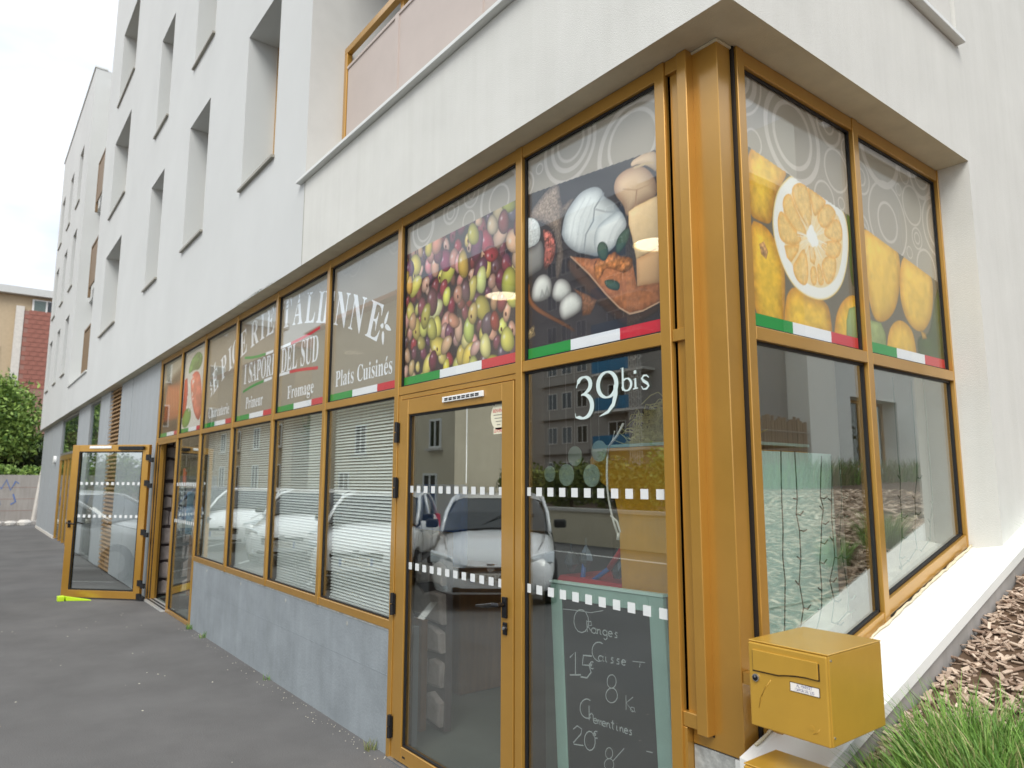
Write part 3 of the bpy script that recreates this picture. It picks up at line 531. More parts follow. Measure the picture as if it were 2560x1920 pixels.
# ------------------------------------------------------------------ lettering
GL = {"E":[[7,0,7,8,22,10,31,15,36,24,38,39,38,184,36,202,31,213,22,218,8,219,8,228,199,228,199,160,192,160,184,186,170,203,148,212,116,215,100,214,93,208,91,194,91,123,97,123,116,126,130,134,138,150,144,173,152,173,152,59,144,59,141,77,137,91,130,100,120,107,108,110,93,111,91,111,91,34,93,23,96,17,103,15,115,14,138,15,157,19,172,27,185,37,196,52,206,72,215,72,201,0]],"P":[[8,0,8,9,22,11,31,16,36,25,37,40,37,189,36,203,31,212,22,217,8,219,8,228,107,228,127,227,144,226,157,223,168,220,183,211,195,199,202,184,204,166,199,140,183,120,172,112,157,107,140,104,121,103,91,103,91,40,93,25,97,16,106,11,121,9,121,0],[91,115,101,115,122,118,136,126,144,142,146,165,144,187,138,203,126,212,108,216,95,212,91,199]],"I":[[7,0,7,9,21,11,31,16,36,24,38,38,38,193,36,206,32,214,22,218,7,219,7,228,122,228,122,219,107,218,98,214,93,206,91,193,91,39,94,22,103,13,123,9,123,0]],"C":[[128,-5,112,-4,97,-2,82,3,69,10,45,28,28,52,21,66,17,81,14,97,13,114,14,131,17,147,22,162,28,175,46,199,69,217,83,224,98,229,113,232,130,233,155,230,184,220,194,218,204,221,210,233,218,233,218,154,210,154,196,182,178,203,157,217,133,222,106,215,87,195,76,161,72,113,76,69,89,37,110,18,139,12,159,14,179,22,198,35,214,53,224,44,205,23,183,7,157,-2]],"R":[[8,0,8,9,22,11,31,16,36,25,37,40,37,189,36,203,31,212,22,217,8,219,8,228,108,228,132,227,152,224,170,219,184,213,202,194,209,167,205,148,196,133,180,120,157,112,216,25,226,13,239,9,240,9,240,0,169,0,101,106,91,106,91,40,93,25,97,16,106,11,121,9,121,0],[91,117,102,117,124,120,140,129,149,145,152,168,149,189,142,204,129,213,112,216,101,214,95,211,92,204,91,193]],"T":[[46,0,46,9,61,10,71,15,76,25,78,40,78,217,75,217,51,213,33,202,20,183,14,159,5,159,5,228,205,228,205,158,197,158,191,184,178,202,160,213,134,217,132,217,132,40,133,25,138,15,148,10,164,9,164,0]],"A":[[-4,0,-4,9,5,11,12,15,18,24,25,37,103,233,112,233,192,43,199,28,206,17,212,11,222,9,222,0,115,0,115,9,135,13,142,23,136,41,126,66,52,66,39,35,38,29,37,24,43,13,62,9,64,9,64,0],[57,80,121,80,88,160]],"L":[[8,0,8,9,22,11,31,16,36,25,37,40,37,189,36,204,31,212,22,217,8,219,8,228,125,228,125,219,104,217,98,214,94,208,91,189,91,41,93,24,100,16,117,14,139,15,157,20,172,28,185,40,195,56,204,77,214,77,201,0]],"N":[[201,-5,53,175,53,39,55,24,59,15,68,11,83,9,83,0,9,0,9,9,27,12,36,21,38,39,38,194,18,217,9,219,9,228,78,228,195,84,195,189,193,207,184,216,166,219,166,228,240,228,240,219,225,217,217,212,212,203,211,188,211,-5]],"S":[[21,-5,21,79,31,79,41,47,56,25,75,12,98,7,115,10,128,18,137,30,139,45,133,65,112,80,81,95,56,110,38,126,28,144,25,166,27,185,34,201,44,215,58,225,74,231,92,233,115,231,141,224,146,223,150,222,157,225,160,233,170,233,170,160,161,160,155,177,147,192,136,205,124,214,111,220,97,222,82,220,70,213,62,203,60,190,62,178,69,168,79,160,94,151,127,136,145,127,159,117,169,106,175,94,178,81,180,66,177,46,169,29,157,15,140,4,120,-3,96,-5,79,-4,63,0,49,5,42,6,35,4,31,-5]],"O":[[130,-5,106,-3,84,4,64,15,47,29,33,46,22,67,16,89,14,114,16,138,22,161,33,181,47,199,65,213,85,224,108,231,133,233,157,231,179,224,198,213,216,199,230,182,240,162,247,139,249,114,247,89,240,67,230,46,215,29,198,15,177,4,155,-3],[132,6,157,13,175,33,186,67,190,114,189,139,186,160,181,179,174,194,155,215,130,222,105,215,87,195,76,161,73,114,74,89,77,67,82,49,89,34,108,13]],"D":[[10,0,10,9,23,11,31,15,36,23,37,37,37,187,35,203,30,213,21,218,7,219,7,228,111,228,139,226,164,220,185,211,203,198,216,182,226,162,232,140,234,114,227,64,204,28,167,7,114,0],[111,12,140,18,160,37,167,52,171,69,174,90,175,115,171,159,159,191,139,210,111,217,101,215,95,212,92,204,91,192,91,36,92,24,95,17,101,13]],"U":[[124,-6,102,-5,84,-1,69,5,57,14,48,26,42,40,38,58,37,78,37,189,35,203,30,212,22,217,7,219,7,228,120,228,120,219,101,216,93,208,90,189,90,70,93,44,102,26,116,15,137,11,163,15,181,28,192,50,196,80,196,189,195,203,190,212,180,217,164,219,164,228,237,228,237,219,224,216,216,211,213,202,211,189,211,91,210,66,206,46,199,29,190,16,178,6,163,-1,145,-5]],"F":[[8,0,8,9,22,11,31,17,36,26,37,42,37,187,36,202,31,212,22,217,7,219,7,228,197,228,197,160,189,160,184,178,178,193,168,203,155,210,137,214,115,216,100,215,93,211,91,199,91,124,95,124,114,126,128,135,137,150,142,173,151,173,151,59,142,59,137,84,128,100,114,109,94,112,91,112,91,40,94,21,98,15,105,12,115,10,128,9,128,0]],"a":[[127,-5,108,1,100,17,76,1,48,-4,32,-2,20,6,13,17,10,32,15,52,32,68,44,75,59,82,78,89,99,95,99,121,98,133,93,141,85,146,74,148,58,145,52,137,57,128,61,116,60,107,55,101,48,97,39,95,29,97,22,102,18,109,16,118,19,129,25,139,34,147,47,154,63,158,81,159,112,156,132,146,143,129,146,105,146,31,147,20,152,17,160,21,165,14,147,0],[76,17,87,20,99,32,99,85,69,69,59,42,63,23]],"b":[[21,-6,21,194,21,207,18,214,13,218,4,220,4,228,69,228,69,139,88,154,110,159,127,157,142,149,154,138,163,123,169,104,171,83,169,59,161,38,150,20,135,6,117,-2,96,-5,74,0,52,14,27,-6],[91,7,106,11,116,25,121,47,123,80,121,107,116,125,106,136,92,140,85,139,78,135,72,129,69,121,69,34,75,14]],"c":[[78,-5,60,-2,43,5,29,18,19,34,12,53,10,75,12,98,20,118,32,135,48,148,67,157,87,160,109,157,125,149,135,137,139,123,137,114,133,108,127,103,118,102,103,108,98,125,98,131,99,136,95,145,85,148,72,145,63,135,58,118,56,94,59,61,69,38,83,24,102,19,119,23,136,36,142,30,129,15,114,4,97,-3]],"e":[[77,-5,59,-2,42,5,29,18,18,34,12,55,10,79,12,101,19,120,30,136,43,149,60,157,79,159,104,154,124,140,137,117,141,87,141,83,58,83,61,56,69,37,82,25,100,21,118,27,135,43,142,36,129,18,114,5,96,-2],[58,96,101,96,101,107,100,126,97,139,90,146,81,148,64,137,58,102]],"g":[[73,-70,44,-68,24,-61,11,-50,7,-37,14,-23,34,-13,17,0,12,15,14,27,21,37,33,46,51,55,34,64,21,75,14,89,11,106,13,121,20,134,30,144,44,152,60,157,79,159,98,157,117,152,158,152,158,134,134,134,143,119,146,102,144,88,138,76,129,65,117,58,102,53,86,51,78,52,71,52,63,51,56,47,52,42,50,36,55,27,71,25,88,25,111,23,129,20,143,15,151,6,156,-5,158,-18,152,-40,136,-56,124,-62,110,-67,92,-69],[79,62,89,65,95,73,99,86,100,105,99,125,95,138,89,146,79,148,69,146,62,138,58,125,57,105,58,86,62,73,69,65],[80,-58,119,-52,132,-33,130,-25,125,-21,116,-18,102,-17,48,-17,40,-26,37,-36,39,-45,47,-52,61,-56]],"h":[[9,0,9,8,17,9,22,13,25,19,26,28,26,199,23,215,18,218,9,220,9,228,74,228,74,133,95,153,122,159,141,156,154,146,162,129,165,106,165,28,169,13,174,9,182,8,182,0,101,0,101,8,103,8,114,13,118,28,118,108,117,120,115,129,110,134,101,136,87,131,74,118,74,28,77,13,82,9,90,8,90,0]],"i":[[50,181,41,183,32,188,27,196,25,206,27,216,32,224,41,230,50,232,60,230,68,224,74,216,76,206,74,196,68,188,60,183],[9,0,9,8,18,10,23,13,25,19,26,28,26,126,23,142,19,145,10,147,10,155,74,155,74,28,77,13,82,10,90,8,90,0]],"l":[[9,0,9,8,18,10,23,13,25,19,26,28,26,199,24,215,19,218,10,220,10,228,74,228,74,28,77,13,82,10,90,8,90,0]],"m":[[9,0,9,8,17,9,22,13,25,19,26,28,26,127,23,142,18,146,9,147,9,155,73,155,73,132,94,152,119,159,146,152,160,131,182,152,209,159,228,156,241,146,249,129,252,106,252,28,255,13,260,9,268,8,268,0,189,0,189,8,197,9,201,13,205,28,205,108,204,120,202,129,197,134,189,136,175,131,162,119,162,28,165,13,170,9,178,8,178,0,100,0,100,8,108,9,112,13,116,28,116,108,115,120,113,129,108,134,100,136,85,131,73,118,73,28,76,13,81,10,89,8,89,0]],"n":[[9,0,9,8,17,9,22,13,25,19,26,28,26,127,23,142,18,146,9,147,9,155,74,155,74,134,95,153,122,159,141,156,154,146,162,129,165,106,165,28,169,13,174,9,182,8,182,0,101,0,101,8,103,8,114,13,118,28,118,108,117,120,115,129,110,134,101,136,87,131,74,118,74,28,77,13,82,9,90,8,90,0]],"o":[[84,-5,63,-2,45,6,30,18,19,35,12,55,9,77,12,99,19,119,30,136,45,149,63,157,84,159,105,157,123,149,138,136,149,120,156,100,158,77,156,54,149,34,138,18,123,5,105,-2],[84,6,96,9,104,19,109,41,110,77,108,114,104,135,96,146,84,149,72,146,64,135,60,114,58,77,60,41,64,19,72,9]],"r":[[9,0,9,8,18,10,23,13,25,19,26,28,26,126,25,136,23,143,18,146,10,147,10,155,73,155,73,126,82,140,94,151,105,157,117,159,129,157,138,152,143,144,145,133,143,124,139,117,132,113,124,111,111,115,103,125,94,130,87,128,81,121,76,110,75,96,75,28,76,18,79,13,87,10,99,8,99,0]],"s":[[76,-5,61,-3,43,3,37,4,30,2,26,-4,18,-4,18,53,27,53,33,34,43,19,56,10,70,7,81,9,89,13,94,20,96,29,92,42,78,52,53,65,38,74,27,85,21,97,18,110,22,130,32,145,49,156,71,160,83,158,99,154,103,153,106,152,111,154,115,160,122,160,122,111,114,111,107,127,98,139,87,146,75,148,65,147,58,143,54,137,52,130,54,122,58,116,73,106,96,95,111,86,121,76,127,63,129,47,125,26,114,9,97,-2]],"t":[[62,-5,44,-2,33,5,26,18,24,36,24,139,10,139,10,150,29,168,44,185,56,199,64,212,72,212,72,155,104,155,104,139,72,139,72,41,75,25,84,20,95,24,103,37,111,33,102,16,91,5,78,-2]],"u":[[65,-5,46,-2,33,9,25,25,23,48,23,124,20,141,15,145,6,147,6,155,71,155,71,37,72,29,75,23,81,19,88,18,103,22,114,33,114,124,113,135,110,142,105,146,95,147,95,155,162,155,162,35,163,25,166,19,171,16,180,15,180,6,166,6,150,4,133,0,114,-5,114,20,105,10,93,2,80,-3]],"3":[[82,-3,59,-2,40,2,27,9,17,17,11,27,9,37,12,48,18,56,27,61,38,63,41,44,49,31,63,23,79,20,90,21,100,25,108,30,115,40,119,52,121,70,117,87,107,101,91,110,69,113,48,113,48,134,70,134,89,138,102,148,110,164,112,184,111,200,105,212,97,220,85,223,74,221,66,215,61,206,58,196,56,171,37,172,24,178,15,187,12,200,17,217,31,231,54,240,86,243,118,240,143,229,159,212,164,188,160,168,149,151,133,137,112,128,126,125,140,119,152,111,163,101,170,87,172,69,170,50,165,35,156,22,144,12,130,5,115,0,99,-2]],"9":[[76,-3,58,-2,44,2,34,9,27,16,22,25,21,35,25,47,38,54,43,40,52,28,63,20,78,18,97,24,112,42,121,73,125,115,117,106,106,99,93,94,78,92,51,97,30,110,16,132,12,162,14,185,21,204,32,221,48,233,66,241,89,243,112,240,132,231,149,216,162,195,166,181,170,166,172,149,173,130,171,104,167,78,160,56,150,36,137,19,120,7,100,-1],[92,117,103,118,112,123,120,130,125,139,125,159,123,176,120,190,116,201,105,216,91,221,78,217,68,206,62,189,60,164,68,128]]}
def glyph_tris(ch):
    loops = [[Vector((p[i]/500, p[i+1]/500, 0)) for i in range(0, len(p), 2)] for p in GL[ch]]
    flat_ = [q for l in loops for q in l]
    return flat_, tessellate_polygon(loops)
GT = {k: glyph_tris(k) for k in GL}
ACC = [Vector((.17, .50, 0)), Vector((.25, .50, 0)), Vector((.34, .60, 0)), Vector((.24, .60, 0))]
ACL = [Vector((.11, .35, 0)), Vector((.16, .35, 0)), Vector((.25, .47, 0)), Vector((.17, .47, 0))]
def put_glyph(mb, ch, fn):
    base = {'É': 'E', 'é': 'e'}.get(ch, ch)
    v, t = GT[base]; mb.add([fn(q.x, q.y) for q in v], [tuple(f) for f in t])
    if ch == 'É': mb.add([fn(q.x, q.y) for q in ACC], [(0, 1, 2, 3)])
    if ch == 'é': mb.add([fn(q.x, q.y) for q in ACL], [(0, 1, 2, 3)])
def gw(ch):
    b_ = {'É': 'E', 'é': 'e'}.get(ch, ch); return max(q.x for q in GT[b_][0])
YT = .0288
def serif_line(name, txt, xa, xb, z, cap, parent, m_, y=YT, shear=0, rise=0):
    tot = sum((.22 if c == ' ' else gw(c)+.02) for c in txt); sx = (xb-xa)/tot; sy = cap/.456; x = 0; mb = MB()
    for c in txt:
        if c != ' ': put_glyph(mb, c, lambda u, v_, x=x: (xa+(x+u)*sx+v_*sy*shear, y, z+v_*sy+(x+u)*sx*rise))
        x += .22 if c == ' ' else gw(c)+.02
    o = mb.build(name, m_, parent, fix=False); return o
# taupe film panels with the shop name
def film(i, m_):
    a, b = MX[i]+.036, MX[i+1]-.036
    return MB().box(a, b, .0375, .0385, ZT1+.004, ZH-.004).build('window_film', m_, UP[i])
def flag(parent, P, a, b, z0=2.246, z1=2.308):      # green, white, red
    s = [a, a+(b-a)*.36, a+(b-a)*.72, b]
    for k, mm in enumerate(('green_print', 'white_print', 'red_print')):
        MB().hexa([P(s[k], z0, .0), P(s[k+1], z0, .0), P(s[k+1], z0, .0008), P(s[k], z0, .0008), P(s[k], z1, .0), P(s[k+1], z1, .0), P(s[k+1], z1, .0008), P(s[k], z1, .0008)]).build('flag_band', M[mm], parent)
PFA = lambda u, z, d: (u, .0364+d, z)
PFB = lambda u, z, d: (BX-.0356-d, u, z)
for i in (2, 3, 4, 5): film(i, M['film_grey'])
for i in range(8): flag(UP[i], PFA, MX[i]+.036, MX[i+1]-.036)
flag(UP[8], PFB, YB[0]+.035, YB[1]-.035); flag(UP[9], PFB, YB[1]+.035, YB[2]-.035)
YT = .0366
# arched name: letters ride an arc
RA = 5.3; CX, CZ = -4.40, 3.03-5.3
ARC = [('É', -6.33), ('P', -6.02), ('I', -5.80), ('C', -5.63), ('E', -5.36), ('R', -5.02), ('I', -4.79), ('E', -4.57), ('T', -4.14), ('A', -3.86), ('L', -3.59), ('I', -3.385), ('E', -3.22), ('N', -2.97), ('N', -2.70), ('E', -2.42)]
word = {}
for ch, xc in ARC:
    th = math.asin((xc-CX)/RA); ca, sa = math.cos(th), math.sin(th); wch = gw(ch); sx, sy = .52, .262/.456
    fn = lambda u, v_, th=th, ca=ca, sa=sa, wch=wch: (CX+(RA+v_*sy)*sa+(u-wch/2)*sx*ca, YT, CZ+(RA+v_*sy)*ca-(u-wch/2)*sx*sa)
    pi = max(k for k in range(8) if MX[k] < xc)
    mb = MB(); put_glyph(mb, ch, fn); mb.build('letter', M['white_print'], UP[pi], fix=False)
serif_line('lettering', 'I SAPORI', -5.30, -4.40, 2.625, .20, UP[3], M['white_print'], YT, .0, 0.0)
serif_line('lettering', 'DEL SUD', -4.225, -3.36, 2.615, .22, UP[4], M['white_print'], YT)
serif_line('lettering', 'Charcuterie', -6.575, -5.76, 2.362, .118, UP[2], M['white_print'], YT)
serif_line('lettering', 'Primeur', -5.20, -4.68, 2.364, .115, UP[3], M['white_print'], YT)
serif_line('lettering', 'Fromage', -4.03, -3.43, 2.360, .112, UP[4], M['white_print'], YT)
serif_line('lettering', 'Plats Cuisinés', -3.005, -2.085, 2.360, .12, UP[5], M['white_print'], YT)
def swoosh(pts, mk, parent):
    MB().ribbon([(x, YT, z) for x, z in pts], .026, (0, 1, 0)).build('swoosh', M[mk], parent, fix=False)
swoosh([(-5.31, 2.905), (-5.1, 2.878), (-4.9, 2.862), (-4.665, 2.854)], 'green_print', UP[3]); swoosh([(-4.655, 2.854), (-4.45, 2.852)], 'white_print', UP[3])
swoosh([(-4.25, 2.853), (-4.0, 2.854)], 'white_print', UP[4]); swoosh([(-3.99, 2.854), (-3.8, 2.858), (-3.55, 2.870), (-3.35, 2.888)], 'red_print', UP[4])
swoosh([(-5.31, 2.548), (-5.1, 2.572), (-4.9, 2.586), (-4.68, 2.593)], 'green_print', UP[3]); swoosh([(-4.67, 2.594), (-4.45, 2.598)], 'white_print', UP[3])
swoosh([(-4.25, 2.600), (-4.005, 2.597)], 'white_print', UP[4]); swoosh([(-3.995, 2.597), (-3.8, 2.59), (-3.6, 2.576), (-3.36, 2.555)], 'red_print', UP[4])
def petal(x, z, ang, l, wdt, parent):
    c, s = math.cos(ang), math.sin(ang); mb = MB(); v = []
    for k in range(12):
        t = 2*math.pi*k/12; u = l/2*math.cos(t); w_ = wdt/2*math.sin(t)*(1-.4*math.cos(t)); v.append((x+u*c-w_*s, YT, z+u*s+w_*c))
    mb.add(v, [tuple(range(12))]).build('ray_mark', M['white_print'], parent, fix=False)
for (x, z, an, l) in ((-2.19, 2.755, 1.0, .10), (-2.255, 2.71, 2.9, .05), (-2.165, 2.68, -.5, .10), (-2.235, 2.62, -1.5, .10)): petal(x, z, an, l, .035, UP[5])
for (x, z, an, l) in ((-6.56, 2.77, 2.2, .09), (-6.52, 2.70, 2.9, .08), (-6.50, 2.64, -2.2, .09)): petal(x, z, an, l, .03, UP[2])
# house number on the lower pane
YN = .0284
mb = MB()
def num(ch, xa, z, sx, sy): put_glyph(mb, ch, lambda u, v_: (xa+u*sx, YN, z+v_*sy))
def brush(pts, close=False):      # lettering stroke with a width of its own at each point
    n_ = len(pts); L_, R_ = [], []; yb = YN-.0003*len(mb.f)/20
    for i, (x, z, wd_) in enumerate(pts):
        a, b = pts[max(i-1, 0)], pts[min(i+1, n_-1)]; d = Vector((b[0]-a[0], b[1]-a[1])); d.normalize()
        L_.append((x-d.y*wd_/2, yb-.00002*i, z+d.x*wd_/2)); R_.append((x+d.y*wd_/2, yb-.00002*i, z-d.x*wd_/2))
    mb.add(L_+R_, [(i, i+1, n_+i+1, n_+i) for i in range(n_-1)])
def bowl(cx, cz, rx, rz, a0, a1, w0, w1, n_=18): return [(cx+rx*math.cos(R(a0+(a1-a0)*i/n_)), cz+rz*math.sin(R(a0+(a1-a0)*i/n_)), w0+(w1-w0)*abs(math.cos(R(a0+(a1-a0)*i/n_)))) for i in range(n_+1)]
brush([(-.287, 2.072, .004), (-.278, 2.090, .007)]+bowl(-.235, 2.082, .042, .036, 150, -65, .008, .024)+[(-.232, 2.042, .010), (-.254, 2.036, .005)])
brush([(-.252, 2.038, .004)]+bowl(-.242, 1.985, .058, .054, 80, -115, .009, .026)+[(-.290, 1.938, .006), (-.294, 1.957, .003)])
brush(bowl(-.088, 2.068, .056, .056, 100, 460, .007, .024, 30)); brush([(-.037, 2.062, .024), (-.038, 2.02, .024), (-.052, 1.978, .020), (-.085, 1.948, .014), (-.137, 1.932, .003)])
brush([(-.006, 2.128, .003), (.006, 2.131, .010), (.006, 2.04, .012), (.006, 2.032, .008)]); brush(bowl(.028, 2.056, .026, .026, 130, -165, .005, .013, 22))
brush([(.066, 2.072, .003), (.078, 2.077, .010), (.078, 2.036, .012)]); brush([(.064, 2.033, .005), (.092, 2.035, .005)]); brush([(.070, 2.103, .014), (.084, 2.104, .014)])
brush([(.152, 2.072, .004), (.140, 2.083, .006), (.124, 2.083, .008), (.114, 2.072, .011), (.124, 2.060, .013), (.142, 2.050, .013), (.150, 2.038, .011), (.138, 2.027, .008), (.120, 2.027, .006), (.111, 2.040, .004)])
mb.build('house_number', M['vinyl'], LOW[7], fix=False)['label'] = 'pale vinyl lettering reading 39 bis'
def sans(name, txt, size, fn, m_, parent=None, sx=1.0):
    c = bpy.data.curves.new(name, 'FONT'); c.body = txt; c.size = size; c.resolution_u = 3; c.align_x = 'CENTER'
    o = bpy.data.objects.new(name, c); C.objects.link(o); bpy.context.view_layer.update()
    me = bpy.data.meshes.new_from_object(o.evaluated_get(bpy.context.evaluated_depsgraph_get())); bpy.data.objects.remove(o)
    off = Vector(WORLD.get(parent.name, (0, 0, 0))) if parent else Vector((0, 0, 0))
    for v_ in me.vertices: v_.co = Vector(fn(v_.co.x*sx, v_.co.y))-off
    me.materials.clear(); me.materials.append(m_); return link(name, me, parent)
# round welcome sticker inside the door
st = MB().tube([(-.868, .0185, 1.985), (-.868, .0195, 1.985)], .072, 28).box(-.915, -.835, .0185, .0195, 1.892, 1.925).build('welcome_sticker', M['ivory'], door)
sans('lettering', 'BIENVENUE', .026, lambda x, y: (-.868+x, .0178, 2.005+y), M['red_print'], st, .8)
sans('lettering', 'LEVONI', .024, lambda x, y: (-.875+x, .0178, 1.90+y), M['red_print'], st, .85)
for k in range(4): MB().box(-.915+.01*k, -.825-.01*k, .0175, .018, 1.99-.017*k, 1.994-.017*k).build('text_line', M['sillmetal'], st)
# ------------------------------------------------------------------ printed pictures: ink colours on a fine grid
class Canvas:
    def __init__(s, u0, u1, z0, z1, step, bg):
        s.nu = int((u1-u0)/step)+1; s.nz = int((z1-z0)/step)+1
        s.U, s.Z = np.meshgrid(np.linspace(u0, u1, s.nu), np.linspace(z0, z1, s.nz)); s.c = np.zeros((s.nz, s.nu, 3))+np.array(bg, float); s.soft = step*.8
    def put(s, a, col): s.c = s.c*(1-a[..., None])+np.asarray(col)*a[..., None]
    def rect(s, a, b, c_, d, col): s.put(((s.U > a) & (s.U < b) & (s.Z > c_) & (s.Z < d)).astype(float), col)
    def ring(s, cu, cz, r, wd, col, al=1.0):
        d = np.hypot(s.U-cu, s.Z-cz); s.put(al*np.clip((wd/2-np.abs(d-r+wd/2))/s.soft+.5, 0, 1), col)
    def noise(s, scale, seed):
        g_ = np.random.default_rng(seed).random((40, 40)); x = (s.U*scale) % 38; y = (s.Z*scale) % 38; xi = x.astype(int); yi = y.astype(int); fx = x-xi; fy = y-yi
        fx = fx*fx*(3-2*fx); fy = fy*fy*(3-2*fy)
        return (g_[yi, xi]*(1-fx)+g_[yi, xi+1]*fx)*(1-fy)+(g_[yi+1, xi]*(1-fx)+g_[yi+1, xi+1]*fx)*fy-.5
    def polymask(s, P, sm=True):
        P = np.array(P, float)
        if len(P) > 5 and sm:
            for _ in range(2): P = np.stack([P*.75+np.roll(P, -1, 0)*.25, P*.25+np.roll(P, -1, 0)*.75], 1).reshape(-1, 2)
        ins = np.zeros(s.U.shape, bool); dist = np.full(s.U.shape, 9.0); n = len(P)
        for i in range(n):
            a, b = P[i], P[(i+1) % n]
            cond = ((a[1] > s.Z) != (b[1] > s.Z)); dz = (b[1]-a[1]) if abs(b[1]-a[1]) > 1e-9 else 1e-9
            ins ^= cond & (s.U < (b[0]-a[0])*(s.Z-a[1])/dz+a[0])
            e = b-a; t = np.clip(((s.U-a[0])*e[0]+(s.Z-a[1])*e[1])/(e@e+1e-12), 0, 1)
            dist = np.minimum(dist, np.hypot(s.U-a[0]-t*e[0], s.Z-a[1]-t*e[1]))
        return np.where(ins, dist, -dist)
    def poly(s, P, col, edge=None, depth=.06, light=(-.5, .8), tex=0, tscale=40, seed=1, al=1.0, lit=.18, sm=True):
        sd = s.polymask(P, sm); a = np.clip(sd/s.soft+.5, 0, 1)*al; col = np.array(col, float)
        P = np.array(P); c0 = P.mean(0); rr = np.abs(P-c0).max()+1e-6
        sh = ((s.U-c0[0])*light[0]+(s.Z-c0[1])*light[1])/rr*lit
        k = np.clip(sd/depth, 0, 1); k = k*(2-k)
        e = np.array(edge if edge is not None else col*.6, float)
        cc = e*(1-k[..., None])+col*k[..., None]; cc = cc*(1+sh[..., None])
        if tex: cc = cc*(1+tex*(s.noise(tscale, seed)+.5*s.noise(tscale*2.3, seed+1)))[..., None]
        s.c = s.c*(1-a[..., None])+np.clip(cc, 0, 255)*a[..., None]
    def ell(s, cu, cz, ru, rz, rot, col, edge=None, hi=True, gam=.5):
        c_, s_ = math.cos(rot), math.sin(rot); x = ((s.U-cu)*c_+(s.Z-cz)*s_)/ru; y = (-(s.U-cu)*s_+(s.Z-cz)*c_)/rz; bend = .18*y*y if ru < .06 and hi else 0; x = x-bend; r2 = x*x+y*y
        a = np.clip((1-np.sqrt(r2))*min(ru, rz)/s.soft+.5, 0, 1); col = np.array(col, float); e = np.array(edge if edge is not None else col*.42)
        k = np.clip(1-r2, 0, 1)**gam; k = np.clip(k*(1+.25*(y-.6*x)), 0, 1.1)
        cc = e+(col-e)*k[..., None]
        if hi:
            h = np.exp(-(((x+.28)/.2)**2+((y-.42)/.16)**2)); cc = cc+(235-cc)*(h*.75)[..., None]
        s.c = s.c*(1-a[..., None])+np.clip(cc, 0, 255)*a[..., None]
    def stroke(s, P, wd, col, al=1.0):
        d = np.full(s.U.shape, 9.0); P = np.array(P)
        for a, b in zip(P[:-1], P[1:]):
            e = b-a; t = np.clip(((s.U-a[0])*e[0]+(s.Z-a[1])*e[1])/(e@e+1e-12), 0, 1); d = np.minimum(d, np.hypot(s.U-a[0]-t*e[0], s.Z-a[1]-t*e[1]))
        s.put(al*np.clip((wd/2-d)/s.soft+.5, 0, 1), col)
    def build(s, parent, P, label):
        me = bpy.data.meshes.new('window_print'); nu, nz_ = s.nu, s.nz
        off = WORLD[parent.name]; V = np.array([P(0, 0, 0), P(1, 0, 0), P(0, 1, 0)], float)
        co = V[0]+s.U.reshape(-1, 1)*(V[1]-V[0])+s.Z.reshape(-1, 1)*(V[2]-V[0])-np.array(off)
        idx = np.arange(nu*nz_).reshape(nz_, nu); q = np.stack([idx[:-1, :-1], idx[:-1, 1:], idx[1:, 1:], idx[1:, :-1]], -1).reshape(-1, 4)
        me.vertices.add(len(co)); me.vertices.foreach_set('co', co.astype(np.float32).ravel()); nf = len(q)
        me.loops.add(nf*4); me.loops.foreach_set('vertex_index', q.astype(np.int32).ravel()); me.polygons.add(nf); me.polygons.foreach_set('loop_start', (np.arange(nf)*4).astype(np.int32))
        me.update(calc_edges=True)
        ca = me.color_attributes.new('ink', 'FLOAT_COLOR', 'POINT'); rgba = np.ones((nu*nz_, 4), np.float32); rgba[:, :3] = s2l(np.clip(s.c, 0, 255).reshape(-1, 3)); ca.data.foreach_set('color', rgba.ravel())
        me.materials.append(M['ink']); o = link('window_print', me, parent); o['label'] = label; return o
PPA = lambda u, z, d: (u, .0378, z)
PPB = lambda u, z, d: (BX-.0375, u, z)
TAUPE = (178, 169, 155); RINGC = (210, 202, 192)
# olives
cv = Canvas(MX[6]+.036, MX[7]-.036, ZT1+.004, ZH-.004, .004, (58, 44, 52))
PAL = [(208, 190, 92), (204, 186, 88), (190, 180, 104), (176, 170, 88), (212, 196, 108), (204, 160, 136), (208, 166, 144), (194, 142, 126), (132, 66, 76), (118, 62, 74), (150, 58, 64), (104, 70, 88), (210, 200, 150)]
r_ = np.random.default_rng(5); oc = []
for row in range(12):
    for k in range(15):
        oc.append((-1.97+k*.092+(row % 2)*.045+r_.uniform(-.024, .024), 2.29+row*.076+r_.uniform(-.022, .022)))
r_.shuffle(oc)
for n_, (u, z) in enumerate(oc):
    big = n_ > len(oc)*.45; sz = r_.uniform(.85, 1.28) if big else r_.uniform(.55, .85); col = PAL[r_.integers(0, len(PAL))] if big else PAL[r_.integers(4, 12)]
    cv.ell(u, z, .048*sz*r_.uniform(.85, 1.1), .068*sz*r_.uniform(.85, 1.15), r_.normal(0, .5), np.clip(np.array(col)*r_.uniform(1.0, 1.22)+r_.normal(0, 8, 3), 0, 245))

    if r_.random() < .12: cv.ell(u+r_.uniform(-.02, .02), z-.015*sz, .008, .012, .3, (96, 38, 34), hi=False)
cv.rect(-3, 0, 3.13, 3.4, TAUPE); keep = cv.c.copy()
for cu, cz, r1, wd in ((-1.391, 3.274, .09, .016), (-1.394, 3.261, .047, .012), (-1.174, 3.30, .08, .014), (-1.171, 3.307, .037, .012), (-.90, 3.184, .185, .022), (-.904, 3.176, .097, .014), (-1.72, 3.26, .14, .02), (-1.70, 3.26, .10, .014), (-1.2, 3.15, .065, .012)):
    cv.ring(cu, cz, r1, wd, RINGC); 
cv.c = np.where((cv.Z > 3.13)[..., None], cv.c, keep)
cv.build(UP[6], PPA, 'printed picture of mixed green and purple olives')
